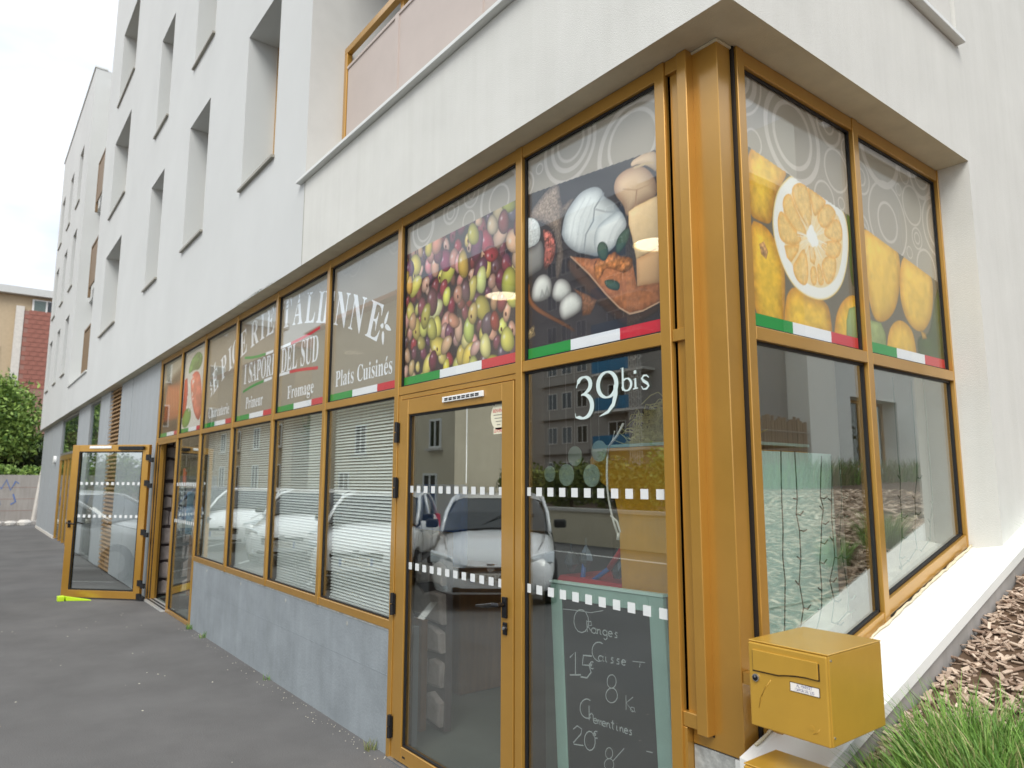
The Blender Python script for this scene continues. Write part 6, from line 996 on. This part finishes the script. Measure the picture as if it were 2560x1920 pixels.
def blades(mb, cx, cy, rad, n, h, rr, lean=.5, wd=.004, zf=zbed):
    for k in range(n):
        a = rr.uniform(0, 6.28); q = rad*math.sqrt(rr.random()); x, y = cx+q*math.cos(a), cy+q*math.sin(a); z = zf(x, y); hh = h*rr.uniform(.35, 1.15)
        b = rr.uniform(0, 6.28); out_ = (q/rad*.7+.3)*lean*hh; dx = math.cos(a)*out_*.5+math.cos(b)*out_*rr.uniform(.2, 1.0); dy = math.sin(a)*out_*.5+math.sin(b)*out_*rr.uniform(.2, 1.0)
        px, py = -math.sin(b)*wd, math.cos(b)*wd; P = []
        for s_ in (0, .4, .75, 1): P.append((x+dx*s_*s_, y+dy*s_*s_, z-.01+hh*(s_-.25*s_*s_*lean)))
        vv = []
        for i, p in enumerate(P[:-1]): tpr = (1, .85, .55)[i]; vv += [(p[0]-px*tpr, p[1]-py*tpr, p[2]), (p[0]+px*tpr, p[1]+py*tpr, p[2])]
        vv.append(P[-1]); mb.add(vv, [(0, 1, 3, 2), (2, 3, 5, 4), (4, 5, 6)])
rr = random.Random(8)
for k, (x, y, r0, n, h, lb, mk) in enumerate(((1.16, .36, .22, 2600, .26, 'thick green grass tuft right of the mailbox', 'grass'), (.98, .20, .10, 900, .16, 'low grass clump touching the mailbox', 'grass'), (1.40, .25, .24, 2200, .26, 'grass tuft at the edge of the picture behind the thick one', 'grass'), (.99, 2.15, .10, 500, .24, 'grass growing along the far end of the white sill', 'grass'), (1.12, 1.85, .08, 260, .18, 'small grass tuft beside the white sill, nearest the pillar', 'grass'), (.93, .30, .05, 120, .12, 'sparse grass stalks between mailbox and white sill', 'grassdry'))):
    mb = MB(); blades(mb, x, y, r0, n, h, rr, .75, .0028); tag(mb.build('grass_tuft', M[mk], fix=False), lb, 'grass', 'grass tufts in the garden bed')
z0f = lambda x, y: .0
for k, (x, y, n, lb) in enumerate(((-6.62, -.015, 40, 'weed sprouting at the plinth nearest the narrow side pane'), (-6.05, -.015, 26, 'thin weed at the foot of the plinth, second from the entrance'), (-4.05, -.012, 16, 'tiny weed at the middle of the plinth foot'), (-2.12, -.03, 30, 'dry weed at the plinth end beside the closed door'))):
    mb = MB(); blades(mb, x, y, .035, n, .09, rr, .6, .003, z0f); tag(mb.build('weed', M['grassdry' if k == 3 else 'grass'], fix=False), lb, 'weed', 'weeds along the plinth')
pv, pf = MB(), 0
for k in range(110):
    x = rr.uniform(-6.7, -1.9); y = -abs(rr.gauss(0, .06))-.01; s_ = rr.uniform(.002, .008); pv.add([(x+s_*rr.uniform(.6, 1)*a, y+s_*rr.uniform(.6, 1)*b, max(0, c)*s_*.8) for a, b, c in ((1, 0, 0), (0, 1, 0), (-1, 0, 0), (0, -1, 0), (0, 0, 1))], [(0, 1, 4), (1, 2, 4), (2, 3, 4), (3, 0, 4)])
for k in range(36):
    x = rr.uniform(-9, 1.0); y = rr.uniform(-1.8, -.1); s_ = rr.uniform(.004, .016); pv.add([(x+s_*a, y+s_*b*.6, c*.004) for a, b, c in ((1, 0, 0), (0, 1, 0), (-1, 0, 0), (0, -1, 0), (0, 0, 1))], [(0, 1, 4), (1, 2, 4), (2, 3, 4), (3, 0, 4)])
tag(pv.build('grit', M['cloth'], fix=False), 'pale grit and leaf crumbs along the plinth', 'grit', kind='stuff')
# lit pendant lamps inside the shop: they glow faintly through the printed films
def pendant(x, y, z, label):
    t = thing('pendant_lamp', label, 'lamp', (x, y, z), 0, 'lit pendant lamps inside the shop'); n = 20
    pf_ = [(.03, .10), (.08, .085), (.13, .04), (.145, 0)]; v = [(x+r0*math.cos(2*math.pi*k/n), y+r0*math.sin(2*math.pi*k/n), z+h) for r0, h in pf_ for k in range(n)]
    MB().add(v, [(j*n+k, j*n+(k+1) % n, (j+1)*n+(k+1) % n, (j+1)*n+k) for j in range(3) for k in range(n)]+[tuple(range(n))]).build('lamp_shade', M['lampwarm'], t, smooth=True)
    MB().cyl((x, y, z+.004), (x, y, z+.014), .125, 20).build('diffuser', M['bulb'], t); MB().tube([(x, y, z+.1), (x, y, 3.355)], .004, 5).build('cable', M['black'], t)
pendant(-2.35, 1.15, 3.12, 'lit pendant lamp glowing through the printed olives')
pendant(-.78, 1.18, 3.13, 'lit pendant lamp glowing through the printed cheeses')
pendant(-5.2, 1.18, 3.07, 'lit pendant lamp behind the film reading Plats Cuisinés')
pendant(-7.0, 1.2, 3.12, 'lit pendant lamp behind the film reading Fromage')
pendant(-.25, 2.75, 2.90, 'lit pendant lamp glowing through the printed yellow fruit')
pendant(-2.2, 3.0, 3.05, 'lit pendant lamp deep in the shop, behind the closed glazed door')

# ------------------------------------------------------------------ trees and hedges
def leafcloud(blobs, n, size, rr, dens=None):
    V = np.empty((n*4, 3)); tot = sum(b[3]*b[4]*b[5] for b in blobs); i = 0
    for bi, (cx, cy, cz, rx, ry, rz) in enumerate(blobs):
        k = int(n*rx*ry*rz/tot) if bi < len(blobs)-1 else n-i
        d = rr.normal(size=(k, 3)); d /= np.linalg.norm(d, axis=1)[:, None]; q = rr.random(k)**.45
        P = np.array([cx, cy, cz])+d*q[:, None]*np.array([rx, ry, rz])*(1+.22*np.sin(d[:, :1]*7+bi)*np.cos(d[:, 1:2]*6)+.1*rr.normal(size=(k, 1)))
        a = rr.normal(size=(k, 3)); a /= np.linalg.norm(a, axis=1)[:, None]; b = np.cross(a, rr.normal(size=(k, 3))); b /= np.linalg.norm(b, axis=1)[:, None]
        s = size*rr.uniform(.5, 1.3, (k, 1)); V[i*4:(i+k)*4] = np.stack([P-a*s, P+b*s*.5, P+a*s, P-b*s*.5], 1).reshape(-1, 3); i += k
    return V
def leafobj(name, V, m_, parent=None):
    off = np.array(WORLD.get(parent.name, (0, 0, 0))) if parent else 0
    me = bpy.data.meshes.new(name); n = len(V)//4; me.vertices.add(len(V)); me.vertices.foreach_set('co', (V-off).astype(np.float32).ravel()); me.loops.add(n*4); me.loops.foreach_set('vertex_index', np.arange(n*4, dtype=np.int32)); me.polygons.add(n); me.polygons.foreach_set('loop_start', (np.arange(n)*4).astype(np.int32)); me.update(calc_edges=True); me.materials.append(m_)
    return link(name, me, parent)
def tree(loc, h, blobs, n, size, mk, label, group, seed):
    rr = np.random.default_rng(seed); t = thing('tree', label, 'tree', loc, 0, group); x, y, z = loc; tk = MB()
    tk.tube([(x, y, z), (x+.05, y+.04, z+h*.3), (x-.04, y, z+h*.6), (x, y, z+h*.85)], [h*.035, h*.028, h*.02, h*.008], 9)
    for b in blobs[:5]: tk.tube([(x, y, z+h*.35), ((x+b[0])/2, (y+b[1])/2, (z+h*.4+b[2])/2), (b[0], b[1], b[2])], [h*.015, h*.01, h*.004], 6)
    tk.build('trunk', M['bark'], t, smooth=True); leafobj('crown', leafcloud(blobs, n, size, rr), M[mk], t); return t
def hedge(x0, x1, y0, y1, z0, z1, n, mk, name, label, group, seed, size=.07):
    rr = np.random.default_rng(seed); bl = []; L_ = max(x1-x0, y1-y0); k = max(2, int(L_/.9))
    for i in range(k):
        f = (i+.5)/k; bl.append((x0+(x1-x0)*f if x1-x0 > y1-y0 else (x0+x1)/2, y0+(y1-y0)*f if y1-y0 >= x1-x0 else (y0+y1)/2, (z0+z1)/2+rr.uniform(-.1, .1), max((x1-x0)/(2 if y1-y0 >= x1-x0 else 1.6*k), .2), max((y1-y0)/(2 if x1-x0 > y1-y0 else 1.6*k), .2), (z1-z0)/2*rr.uniform(.9, 1.12)))
    t = thing(name, label, 'hedge', ((x0+x1)/2, (y0+y1)/2, z0), 0, group)
    MB().tube([((x0+x1)/2, (y0+y1)/2, 0 if z0 < 2 else z0), ((x0+x1)/2, (y0+y1)/2, z1*.8)], .05, 6).build('stem', M['bark'], t); leafobj('foliage', leafcloud(bl, n, size, rr), M[mk], t); return t
# far end of the street
tree((-37, -1.1, 0), 6.2, [(-37, -1.0, 4.6, 1.6, 1.5, 1.5), (-36.6, -2.4, 4.4, 1.5, 1.5, 1.5), (-36.8, -.3, 3.7, 1.1, 1.0, 1.2), (-37, -1.6, 5.6, 1.3, 1.3, .9), (-36.5, -1.6, 3.2, 1.6, 1.6, .9)], 16000, .11, 'leaf', 'bushy bright green tree at the end of the street beside the far wing', 'trees at the end of the street', 3)
tree((-39, .6, 0), 4.6, [(-38.6, .1, 2.9, 1.4, 1.3, 1.1), (-38.4, -1.2, 2.7, 1.6, 1.3, 1.0), (-38.6, -2.6, 2.9, 1.4, 1.2, 1.1)], 9000, .11, 'leafdark', 'dark leaf mass coloured as shade behind the graffiti wall, under the bright green crown', 'trees at the end of the street', 4)  # shade of the lower crown, put into the dark leaf colour
hedge(-33.6, -32.6, -5.5, .6, 1.5, 2.25, 9000, 'leaf', 'clipped_hedge', 'low green hedge growing along the top of the graffiti wall', None, 6, .08)
t = thing('graffiti_wall', 'pale concrete wall with blue spray scribbles at the end of the street', 'wall', (-32, -2.5, 0))
MB().box(-32.2, -32, -7, .45, 0, 1.84).build('wall', M['block'], t)
for k in range(3): MB().box(-32.0, -31.996, -7, .45, .45+.45*k, .462+.45*k).build('course_joint', M['mortar'], t)
gm = MB(); gp = lambda y, z: (-31.99, y, z)
for P in ([(-1.35, 1.2), (-1.1, 1.6), (-.95, 1.3), (-.8, 1.65), (-.65, 1.25), (-.5, 1.6), (-.4, 1.5)], [(-1.4, .8), (-1.2, 1.05), (-1.0, .95), (-.95, .7), (-1.2, .5), (-1.4, .4)], [(-2.4, .6), (-2.1, 1.5), (-1.9, .7), (-1.6, 1.4), (-1.5, .8)], [(-.55, 1.1), (-.45, .8), (-.6, .7)], [(-4, .6), (-3.6, 1.5), (-3.2, .6), (-2.9, 1.4)]):
    gm.ribbon([gp(*p) for p in P], .05, (1, 0, 0))
gm.build('spray_scribble', M['graffiti'], t, fix=False)
tag(MB().tube([(-31.3, .12, 0), (-31.35, .3, 2.0)], .07, 8).build('leaning_pole', M['stonewhite']), 'pale pole leaning against the end of the graffiti wall', 'pole')
k_ = MB().box(-30.2, -29.9, -8, .2, -.02, .14).build('kerb', M['block'], bevel=.02); tag(k_, kind='structure')
rr = random.Random(6)
for k in range(4):
    y = -.25-k*.42; mb = MB(); r0 = rr.uniform(.14, .2)
    vv = [(-29.7+r0*math.cos(a)*math.cos(b)*rr.uniform(.8, 1.1), y+r0*1.2*math.sin(a)*math.cos(b)*rr.uniform(.8, 1.1), .08+r0*.8*math.sin(b)) for b in (-.5, .2, .9) for a in np.linspace(0, 2*math.pi, 9)[:-1]]
    fs = [(j*8+i, j*8+(i+1) % 8, (j+1)*8+(i+1) % 8, (j+1)*8+i) for j in range(2) for i in range(8)]+[tuple(range(16, 24))]
    tag(mb.add(vv, fs).build('boulder', M['stonewhite']), ('white boulder on the far kerb nearest the grey cladding', 'second white boulder from the grey cladding on the far kerb', 'third white boulder along the far kerb', 'outermost white boulder on the far kerb')[k], 'boulder', 'white boulders along the far kerb')
# tan block of flats with the brick gable
t = thing('flats_building', 'tan rendered building with flat roof and red brick gable panel, far down the street', 'building', (-54, -4, 0))
MB().box(-62, -50, -16, 12, 0, 12.9).build('wall', M['tan'], t)
MB().box(-62.3, -49.5, -16.3, 12.3, 12.905, 13.35).build('roof', M['roofmetal'], t); MB().box(-58, -54, -1, 2, 13.36, 14.1).build('roof_housing', M['roofmetal'], t)
bp_ = MB().box(-49.99, -49.75, -.02, 3.6, 4.0, 11.95).build('gable_panel', M['mortar'], t)
bk = MB().box(0, .03, 0, .42, 0, .26).mesh('brick', M['brick'])
for r0 in range(28):
    for c_ in range(9):
        y = .0+c_*.44-(.22 if r0 % 2 else 0)
        if y < -.03 or y > 3.2 or r0*.285+4.05 < 7.0: continue
        o = link('brick', bk, bp_); o.location = (-49.755+54, y+4, 4.05+r0*.285)
MB().box(-49.98, -49.7, -.45, -.03, 4.0, 12.2).build('corner_strip', M['stonewhite'], t)
for z in (2.2, 5.2, 8.2, 11.0):
    for y in (-12, -8.5, -5, .35 if z > 10 else -2.6):
        wn = MB().box(-49.995, -49.9, y, y+1.5, z+.9 if z > 10 else z, z+1.75 if z > 10 else z+1.5).build('window', M['white'], t)
        z1 = z+.98 if z > 10 else z+.1; z2 = z+1.68 if z > 10 else z+1.4
        MB().box(-49.9, -49.885, y+.1, y+.7, z1, z2).build('pane', M['glass_dark'], wn); MB().box(-49.9, -49.885, y+.8, y+1.4, z1, z2).build('pane', M['carglass'], wn)
# ------------------------------------------------------------------ across the street (seen mirrored in the panes)
def window_on(t, P, u, z, wd, h, mfr='white', sill=True):
    f = MB(); a, b = u-wd/2, u+wd/2
    def bx_(mb, u0, u1, d0, d1, z0, z1):
        c = [P(u0, z0, d0), P(u1, z0, d0), P(u1, z0, d1), P(u0, z0, d1), P(u0, z1, d0), P(u1, z1, d0), P(u1, z1, d1), P(u0, z1, d1)]; mb.hexa(c); return mb
    for q in ((a, a+.07, z, z+h), (b-.07, b, z, z+h), (a+.07, b-.07, z, z+.07), (a+.07, b-.07, z+h-.07, z+h), (u-.035, u+.035, z+.07, z+h-.07)): bx_(f, q[0], q[1], .001, .05, q[2], q[3])
    fo = f.build('window', M[mfr], t); bx_(MB(), a+.07, b-.07, .005, .02, z+.07, z+h-.07).build('pane', M['carglass'], fo)
    if sill: bx_(MB(), a-.1, b+.1, 0, .16, z-.08, z-.005).build('sill', M['stonewhite'], fo)
PS = lambda y: (lambda u, z, d: (u, y+d, z))
t = thing('garden_house', 'cream rendered house with small white windows across the street', 'house', (-22, -14, 0))
MB().box(-30, -17.5, -13.1, -10.5, 0, 8.6).build('wall', M['cream'], t); MB().prism([(-13.3, 8.6), (-10.1, 8.6), (-11.7, 9.7)], lambda p, q: (q, p[0], p[1]), -30.4, -17.1).build('roof', M['tile'], t)
for u, z, wd, h in ((-18.7, 2.75, .75, 1.0), (-21, 2.7, 1.0, 1.2), (-24.5, 2.7, 1.0, 1.2), (-28, 2.7, 1.0, 1.2), (-19, .6, .9, 1.3), (-26, .4, 1.0, 1.6)): window_on(t, PS(-10.5), u, z, wd, h)
t = thing('garage_building', 'low grey rendered building with a framed billboard across the street', 'building', (-20, -17, 0))
MB().box(-28, -18.2, -14.0, -13.2, 0, 5.6).build('wall', M['greyrender'], t); MB().box(-28.2, -18.1, -14.2, -13.0, 5.61, 5.8).build('roof', M['roofmetal'], t)
bb = MB().box(-22.2, -18.5, -13.19, -13.08, 2.5, 4.9).build('billboard', M['white'], t); MB().box(-22.08, -18.62, -13.08, -13.06, 2.62, 4.78).build('board_face', M['mint'], bb); MB().box(-22.08, -18.62, -13.059, -13.05, 2.62, 3.4).build('green_band', M['green_print'], bb)
t = thing('terraced_house', 'tan house with red tiled roof down the street, mirrored in the barred windows', 'house', (-40, -14, 0))
MB().box(-47, -33, -19, -10.8, 0, 8.4).build('wall', M['tan'], t); MB().prism([(-19.4, 8.4), (-10.3, 8.4), (-14.75, 10.6)], lambda p, q: (q, p[0], p[1]), -47.4, -32.6).build('roof', M['tile'], t)
for u in (-35, -38.5, -42, -45): window_on(t, PS(-10.8), u, 1.0, 1.1, 1.5); window_on(t, PS(-10.8), u, 3.4, 1.0, 1.2)
t = thing('garden_wall', 'low beige garden wall under the hedge across the street', 'wall', (-9, -10.9, 0))
MB().box(-16.4, 2, -11.1, -10.8, -.01, .85).build('wall', M['cream'], t); MB().box(-16.45, 2.05, -11.15, -10.75, .851, .93).build('coping', M['stonewhite'], t)
hedge(-16.4, -10.2, -12.4, -11.2, .9, 2.2, 15000, 'leafyellow', 'garden_hedge', 'yellow green hedge above the low wall, nearest the cream house', 'hedges across the street', 12, .07)
hedge(-10.2, -3.2, -12.4, -11.2, .9, 2.4, 15000, 'leaf', 'garden_hedge', 'green hedge above the low wall, opposite the closed door', 'hedges across the street', 13, .07)
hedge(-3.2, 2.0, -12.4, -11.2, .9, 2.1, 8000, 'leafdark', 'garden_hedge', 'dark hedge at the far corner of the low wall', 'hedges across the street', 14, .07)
tree((-31.5, -12.5, 0), 6, [(-31.5, -12.5, 4, 1.6, 1.6, 1.6), (-31.2, -11.9, 5.2, 1.2, 1.2, 1.0)], 5000, .13, 'leafyellow', 'yellowing tree between the two houses across the street', 'trees across the street', 15)
# tower block with blue balconies
t = thing('tower_block', 'grey apartment tower with blue balconies and concrete screens across the street', 'building', (-32, -38, 0))
MB().box(-51, -17, -46, -36.5, 0, 24).build('wall', M['facadegrey'], t)
PT = PS(-36.5)
for fl in range(8):
    z = 1.2+fl*2.85
    for k, u in enumerate((-48, -41, -34, -27, -20)):
        if k % 2 == 0:
            b_ = MB(); b_.box(u-2.6, u+2.6, -36.495, -35.2, z-.2, z-.02); bo = b_.build('balcony_slab', M['stonewhite'], t)
            MB().box(u-2.55, u+1.2, -35.28, -35.2, z, z+.95).build('balcony_panel', M['balconyblue'], bo)
            sc_ = MB()
            for i in range(6):
                for j in range(5): sc_.box(u+1.25+i*.22, u+1.41+i*.22+(j % 2)*.03, -35.25, -35.2, z+.02+j*.5+(i % 2)*.12, z+.10+j*.5+(i % 2)*.12)
                sc_.box(u+1.23+i*.22, u+1.27+i*.22, -35.26, -35.19, z, z+2.6)
            sc_.build('concrete_screen', M['stonewhite'], bo)
            window_on(t, PT, u-1.2, z+.1, 1.8, 2.0, 'white', False)
        else:
            for du in (-1.6, .2, 2.0): window_on(t, PT, u+du, z+.6, 1.2, 1.4, 'stonewhite', False)
            MB().box(u-2.9, u+3.0, -36.49, -36.2, z-.25, z+.1).build('band', M['facadegrey'], t)
# parked cars
def make_car(paint, plate, label):
    t = thing('parked_car', label, 'car', (0, 0, 0), 0, 'cars parked nose to the pavement', local=True)
    st = [(2.03, .50, .30, .50), (2.01, .64, .22, .58), (1.93, .74, .2, .66), (1.72, .80, .19, .755), (1.4, .83, .19, .84), (.98, .84, .19, .93), (.2, .85, .19, .97), (-.8, .85, .19, 1.0), (-1.5, .84, .2, 1.02), (-1.85, .80, .25, .98), (-1.98, .70, .32, .85), (-2.0, .55, .4, .7)]
    v = []; 
    for x, w_, zl, zb in st: v += [(x, s_*w_*a, zl+(zb-zl)*b) for s_, a, b in ((-1, .72, 0), (-1, .95, .12), (-1, 1.0, .45), (-1, .98, .78), (-1, .88, .96), (-1, .45, 1.04), (1, .45, 1.04), (1, .88, .96), (1, .98, .78), (1, 1.0, .45), (1, .95, .12), (1, .72, 0))]
    n = 12; f = [(i*n+k, i*n+(k+1) % n, (i+1)*n+(k+1) % n, (i+1)*n+k) for i in range(len(st)-1) for k in range(n)]+[tuple(range(n)), tuple(reversed(range((len(st)-1)*n, len(st)*n)))]
    MB().add(v, f).build('body', M[paint], t, smooth=True)
    cs = [(1.0, .74, .93, .95), (.62, .73, .94, 1.20), (.28, .68, .95, 1.38), (-.3, .67, .97, 1.45), (-1.0, .66, .98, 1.43), (-1.55, .66, .99, 1.30), (-1.9, .68, .97, 1.0)]
    v = []
    for x, w_, z0, z1 in cs: v += [(x, -w_*1.08, z0-.03), (x, -w_, z0+(z1-z0)*.85), (x, -w_*.8, z1), (x, w_*.8, z1), (x, w_, z0+(z1-z0)*.85), (x, w_*1.08, z0-.03)]
    f = [(i*6+k, i*6+k+1, (i+1)*6+k+1, (i+1)*6+k) for i in range(6) for k in range(5)]
    MB().add(v, f).build('windows', M['carglass'], t, fix=True, smooth=False)
    rf = MB(); v = []
    for x, w_, z1 in ((.26, .66, 1.385), (-.3, .655, 1.458), (-1.0, .645, 1.438), (-1.56, .64, 1.31)): v += [(x, -w_, z1-.035), (x, -w_*.8, z1+.006), (x, w_*.8, z1+.006), (x, w_, z1-.035)]
    rf.add(v, [(i*4+k, i*4+k+1, (i+1)*4+k+1, (i+1)*4+k) for i in range(3) for k in range(3)]); rf.build('roof', M[paint], t, smooth=True)
    for s_ in (-1, 1):
        MB().tube([(1.02, s_*.77, .94), (.62, s_*.745, 1.19), (.26, s_*.69, 1.37), (-.3, s_*.67, 1.43), (-1.0, s_*.66, 1.41), (-1.56, s_*.67, 1.28), (-1.9, s_*.72, .98)], .03, 6).tube([(-.35, s_*.78, .98), (-.38, s_*.685, 1.40)], .035, 6).build('pillar', M[paint], t, smooth=True)
        mr = MB(); mr.box(.72, .86, s_*.93-.09, s_*.93+.09, .98, 1.10); mr.build('wing_mirror', M['black'], t, bevel=.03, seg=2)
        hl = MB(); q = s_; hl.hexa([(1.86, q*.80, .60), (2.0, q*.45, .56), (1.97, q*.45, .56), (1.80, q*.80, .60), (1.80, q*.82, .74), (1.97, q*.52, .66), (1.92, q*.50, .68), (1.76, q*.80, .75)]); hl.build('headlight', M['lamp'], t, bevel=.01)
        tl = MB().box(-1.96, -1.84, s_*.72-.08, s_*.72+.08, .70, .98).build('tail_light', M['red'], t, bevel=.02)
        for x in (1.28, -1.28):
            wh = MB().cyl((x, s_*.66, .30), (x, s_*.862, .30), .30, 24).build('wheel', M['tyre'], t, bevel=.02); MB().cyl((x, s_*.80, .30), (x, s_*.868, .30), .19, 12).build('rim', M['chrome'], wh)
    MB().box(1.99, 2.03, -.42, .42, .40, .55).build('grille', M['black'], t, bevel=.015, seg=2); MB().tube([(1.98, -.5, .585), (2.035, -.2, .565), (2.035, .2, .565), (1.98, .5, .585)], .016, 6).build('grille_bar', M[paint], t, smooth=True)
    MB().prism([(-.05, .60), (.05, .60), (.04, .51), (0, .48), (-.04, .51)], lambda p, q: (q, p[0], p[1]), 2.03, 2.045).build('emblem', M['chrome'], t)
    pl_ = MB().box(2.035, 2.045, -.26, .26, .37, .48).build('number_plate', M['paper'], t); sans('lettering', plate, .105, lambda u, v_: (2.0455, u, .388+v_), M['black'], pl_, .78); MB().box(2.0452, 2.046, -.26, -.222, .37, .48).box(2.0452, 2.046, .222, .26, .37, .48).build('plate_band', M['blue'], pl_)
    MB().box(1.985, 2.028, -.50, .50, .235, .325).build('lower_intake', M['black'], t, bevel=.02, seg=2)
    for s_ in (-1, 1):
        MB().tube([(1.80, s_*.60, .755), (1.4, s_*.68, .85), (.98, s_*.70, .945)], .006, 4).build('bonnet_seam', M['black'], t); MB().tube([(.75, s_*.845, .42), (.2, s_*.853, .42), (-.7, s_*.853, .42)], .02, 6).build('rub_strip', M['black'], t); MB().cyl((1.99, s_*.56, .30), (2.02, s_*.55, .30), .05, 12).build('fog_lamp', M['lamp'], t)
        MB().tube([(.78, s_*.85, .32), (.80, s_*.852, .7), (.72, s_*.80, .95)], .005, 4).tube([(-.36, s_*.856, .32), (-.36, s_*.856, .75), (-.36, s_*.79, .98)], .005, 4).build('door_seam', M['black'], t)
    MB().tube([(1.0, -.72, .935), (1.03, 0, .985), (1.0, .72, .935)], .016, 6).build('scuttle', M['black'], t, smooth=True)
    for a, b in (((.95, -.1, .965), (.70, -.55, 1.17)), ((.95, .3, .965), (.72, -.1, 1.16))): MB().tube([a, b], .008, 4).build('wiper', M['black'], t)
    return t
ANG = R(39)
def park(c, fx, fy, lb):
    c.location = (fx-2.03*math.cos(ANG), fy-2.03*math.sin(ANG), -.006); c.rotation_euler = (0, 0, ANG); c['label'] = lb
c0 = make_car('carwhite', 'BN-015-PS', 'white hatchback parked facing the closed glazed door'); park(c0, -5.45, -3.25, 'white hatchback facing the closed glazed door, nose nearest the camera')
for k, (dx, lb) in enumerate(((-8.1, 'white hatchback second along the parked row'), (-11.7, 'white hatchback third along the parked row'), (-15.3, 'white hatchback fourth along the parked row, opposite the open door'), (-22.6, 'white hatchback at the far end of the parked row'))): park(copy_tree(c0), dx, -2.62-.15*(k % 2), lb)
c1 = make_car('carblue', 'BN-015-PS', 'blue grey hatchback in the parked row'); park(c1, -18.9, -2.7, 'blue grey hatchback between white cars in the parked row')
for ch in list(c1.children):
    if ch.name.startswith('number_plate'):
        for g_ in list(ch.children): 
            if g_.name.startswith('lettering'): bpy.data.objects.remove(g_)
# white wing of the building behind the garden (mirrored in the garden side panes)
t = thing('garden_wing', 'white rendered wing with a tall window facing the garden side panes', 'building', (8.2, 17, 0))
wm = MB(); wall_holes(wm, 13.9, 24, .5, 11.0, [(15.9, 18.5, 2.0, 3.85)], lambda u, z, d: (8.04+d, u, z), .5); wm.quad((8.04, 13.9, .5), (16, 13.9, .5), (16, 13.9, 11), (8.04, 13.9, 11)); wm.build('wall', M['wingwhite'], t, fix=False)
wf = MB().box(8.44, 8.52, 15.9, 18.5, 2.0, 2.08).box(8.44, 8.52, 15.9, 18.5, 3.77, 3.85).box(8.44, 8.52, 15.9, 16.0, 2.08, 3.77).box(8.44, 8.52, 18.4, 18.5, 2.08, 3.77).box(8.44, 8.52, 17.1, 17.3, 2.08, 3.77).build('window', M['brown'], t); MB().box(8.47, 8.48, 16.0, 18.4, 2.08, 3.77).build('pane', M['glass_dark'], wf)
MB().box(8.6, 8.65, 15.91, 18.49, 2.0, 3.84).build('curtain', M['reed'], t); MB().box(7.9, 8.039, 20.3, 22, .5, 11).build('pilaster', M['greyrender'], t)
t = thing('grey_annex', 'dark grey rendered annex beside the white garden wing', 'building', (9, 11, 0))
MB().box(8.6, 16, 5, 13.88, .5, 9).build('wall', M['greyrender'], t); MB().box(8.5, 16.1, 4.9, 13.89, 9.01, 9.2).build('roof', M['roofmetal'], t)
t = thing('reed_fence', 'brown reed fence in front of the dark grey annex', 'fence', (8.1, 11, 1.4))
for i in range(75):
    y = 7.6+i*.083; MB().tube([(8.1+random.uniform(-.01, .01), y, 1.2), (8.1+random.uniform(-.02, .02), y+random.uniform(-.015, .015), 3.1+random.uniform(-.08, .08))], .036, 5).build('cane', M['reed'], t)
for z in (2.0, 2.8): MB().tube([(8.05, 7.6, z), (8.05, 13.8, z)], .012, 4).build('binding_wire', M['greymetal'], t)
rr = random.Random(31)
for k in range(9):
    mb = MB(); cx_, cy_ = 6.6+rr.uniform(-.4, .5), 9.6+k*1.3; blades(mb, cx_, cy_, .8, 300, .6, rr, .5, .010, zbed); tag(mb.build('tall_grass', M['grassdry' if k % 2 else 'grass'], fix=False), 'tall meadow grass clump along the foot of the garden wing', 'grass', 'tall grass clumps by the garden wing')
zs_ = zbed(6.8, 19); t = thing('garden_shrub', 'young leafy shrub with thin stems beside the garden wing', 'shrub', (6.8, 19, zs_))
sm_ = MB()
for k in range(7): a = k*.9; sm_.tube([(6.8, 19, zs_), (6.8+.3*math.cos(a), 19+.4*math.sin(a), 2.5), (6.8+.6*math.cos(a), 19+.8*math.sin(a), 3.3+.08*k)], [.02, .014, .006], 5)
sm_.build('stem', M['bark'], t, smooth=True); leafobj('foliage', leafcloud([(6.8, 19, 3.1, .7, .9, .8)], 260, .10, np.random.default_rng(2)), M['leaf'], t)
# damp grime: thin moss line under the fascia edge
mm_ = MB(); rr = random.Random(77)
for k in range(160):
    x = -4.6+rr.gauss(0, .3); r0 = rr.uniform(.003, .010); z = ZS+.001+abs(rr.gauss(0, .008)); mm_.add([(x+r0*a, FY-.003, z+r0*b*.6) for a, b in ((1, 0), (.5, .8), (-.4, .7), (-1, 0), (-.4, -.1), (.5, -.15))], [(0, 1, 2, 3, 4, 5)])
tag(mm_.build('moss', M['leafdark'], bld, fix=False), kind='stuff')
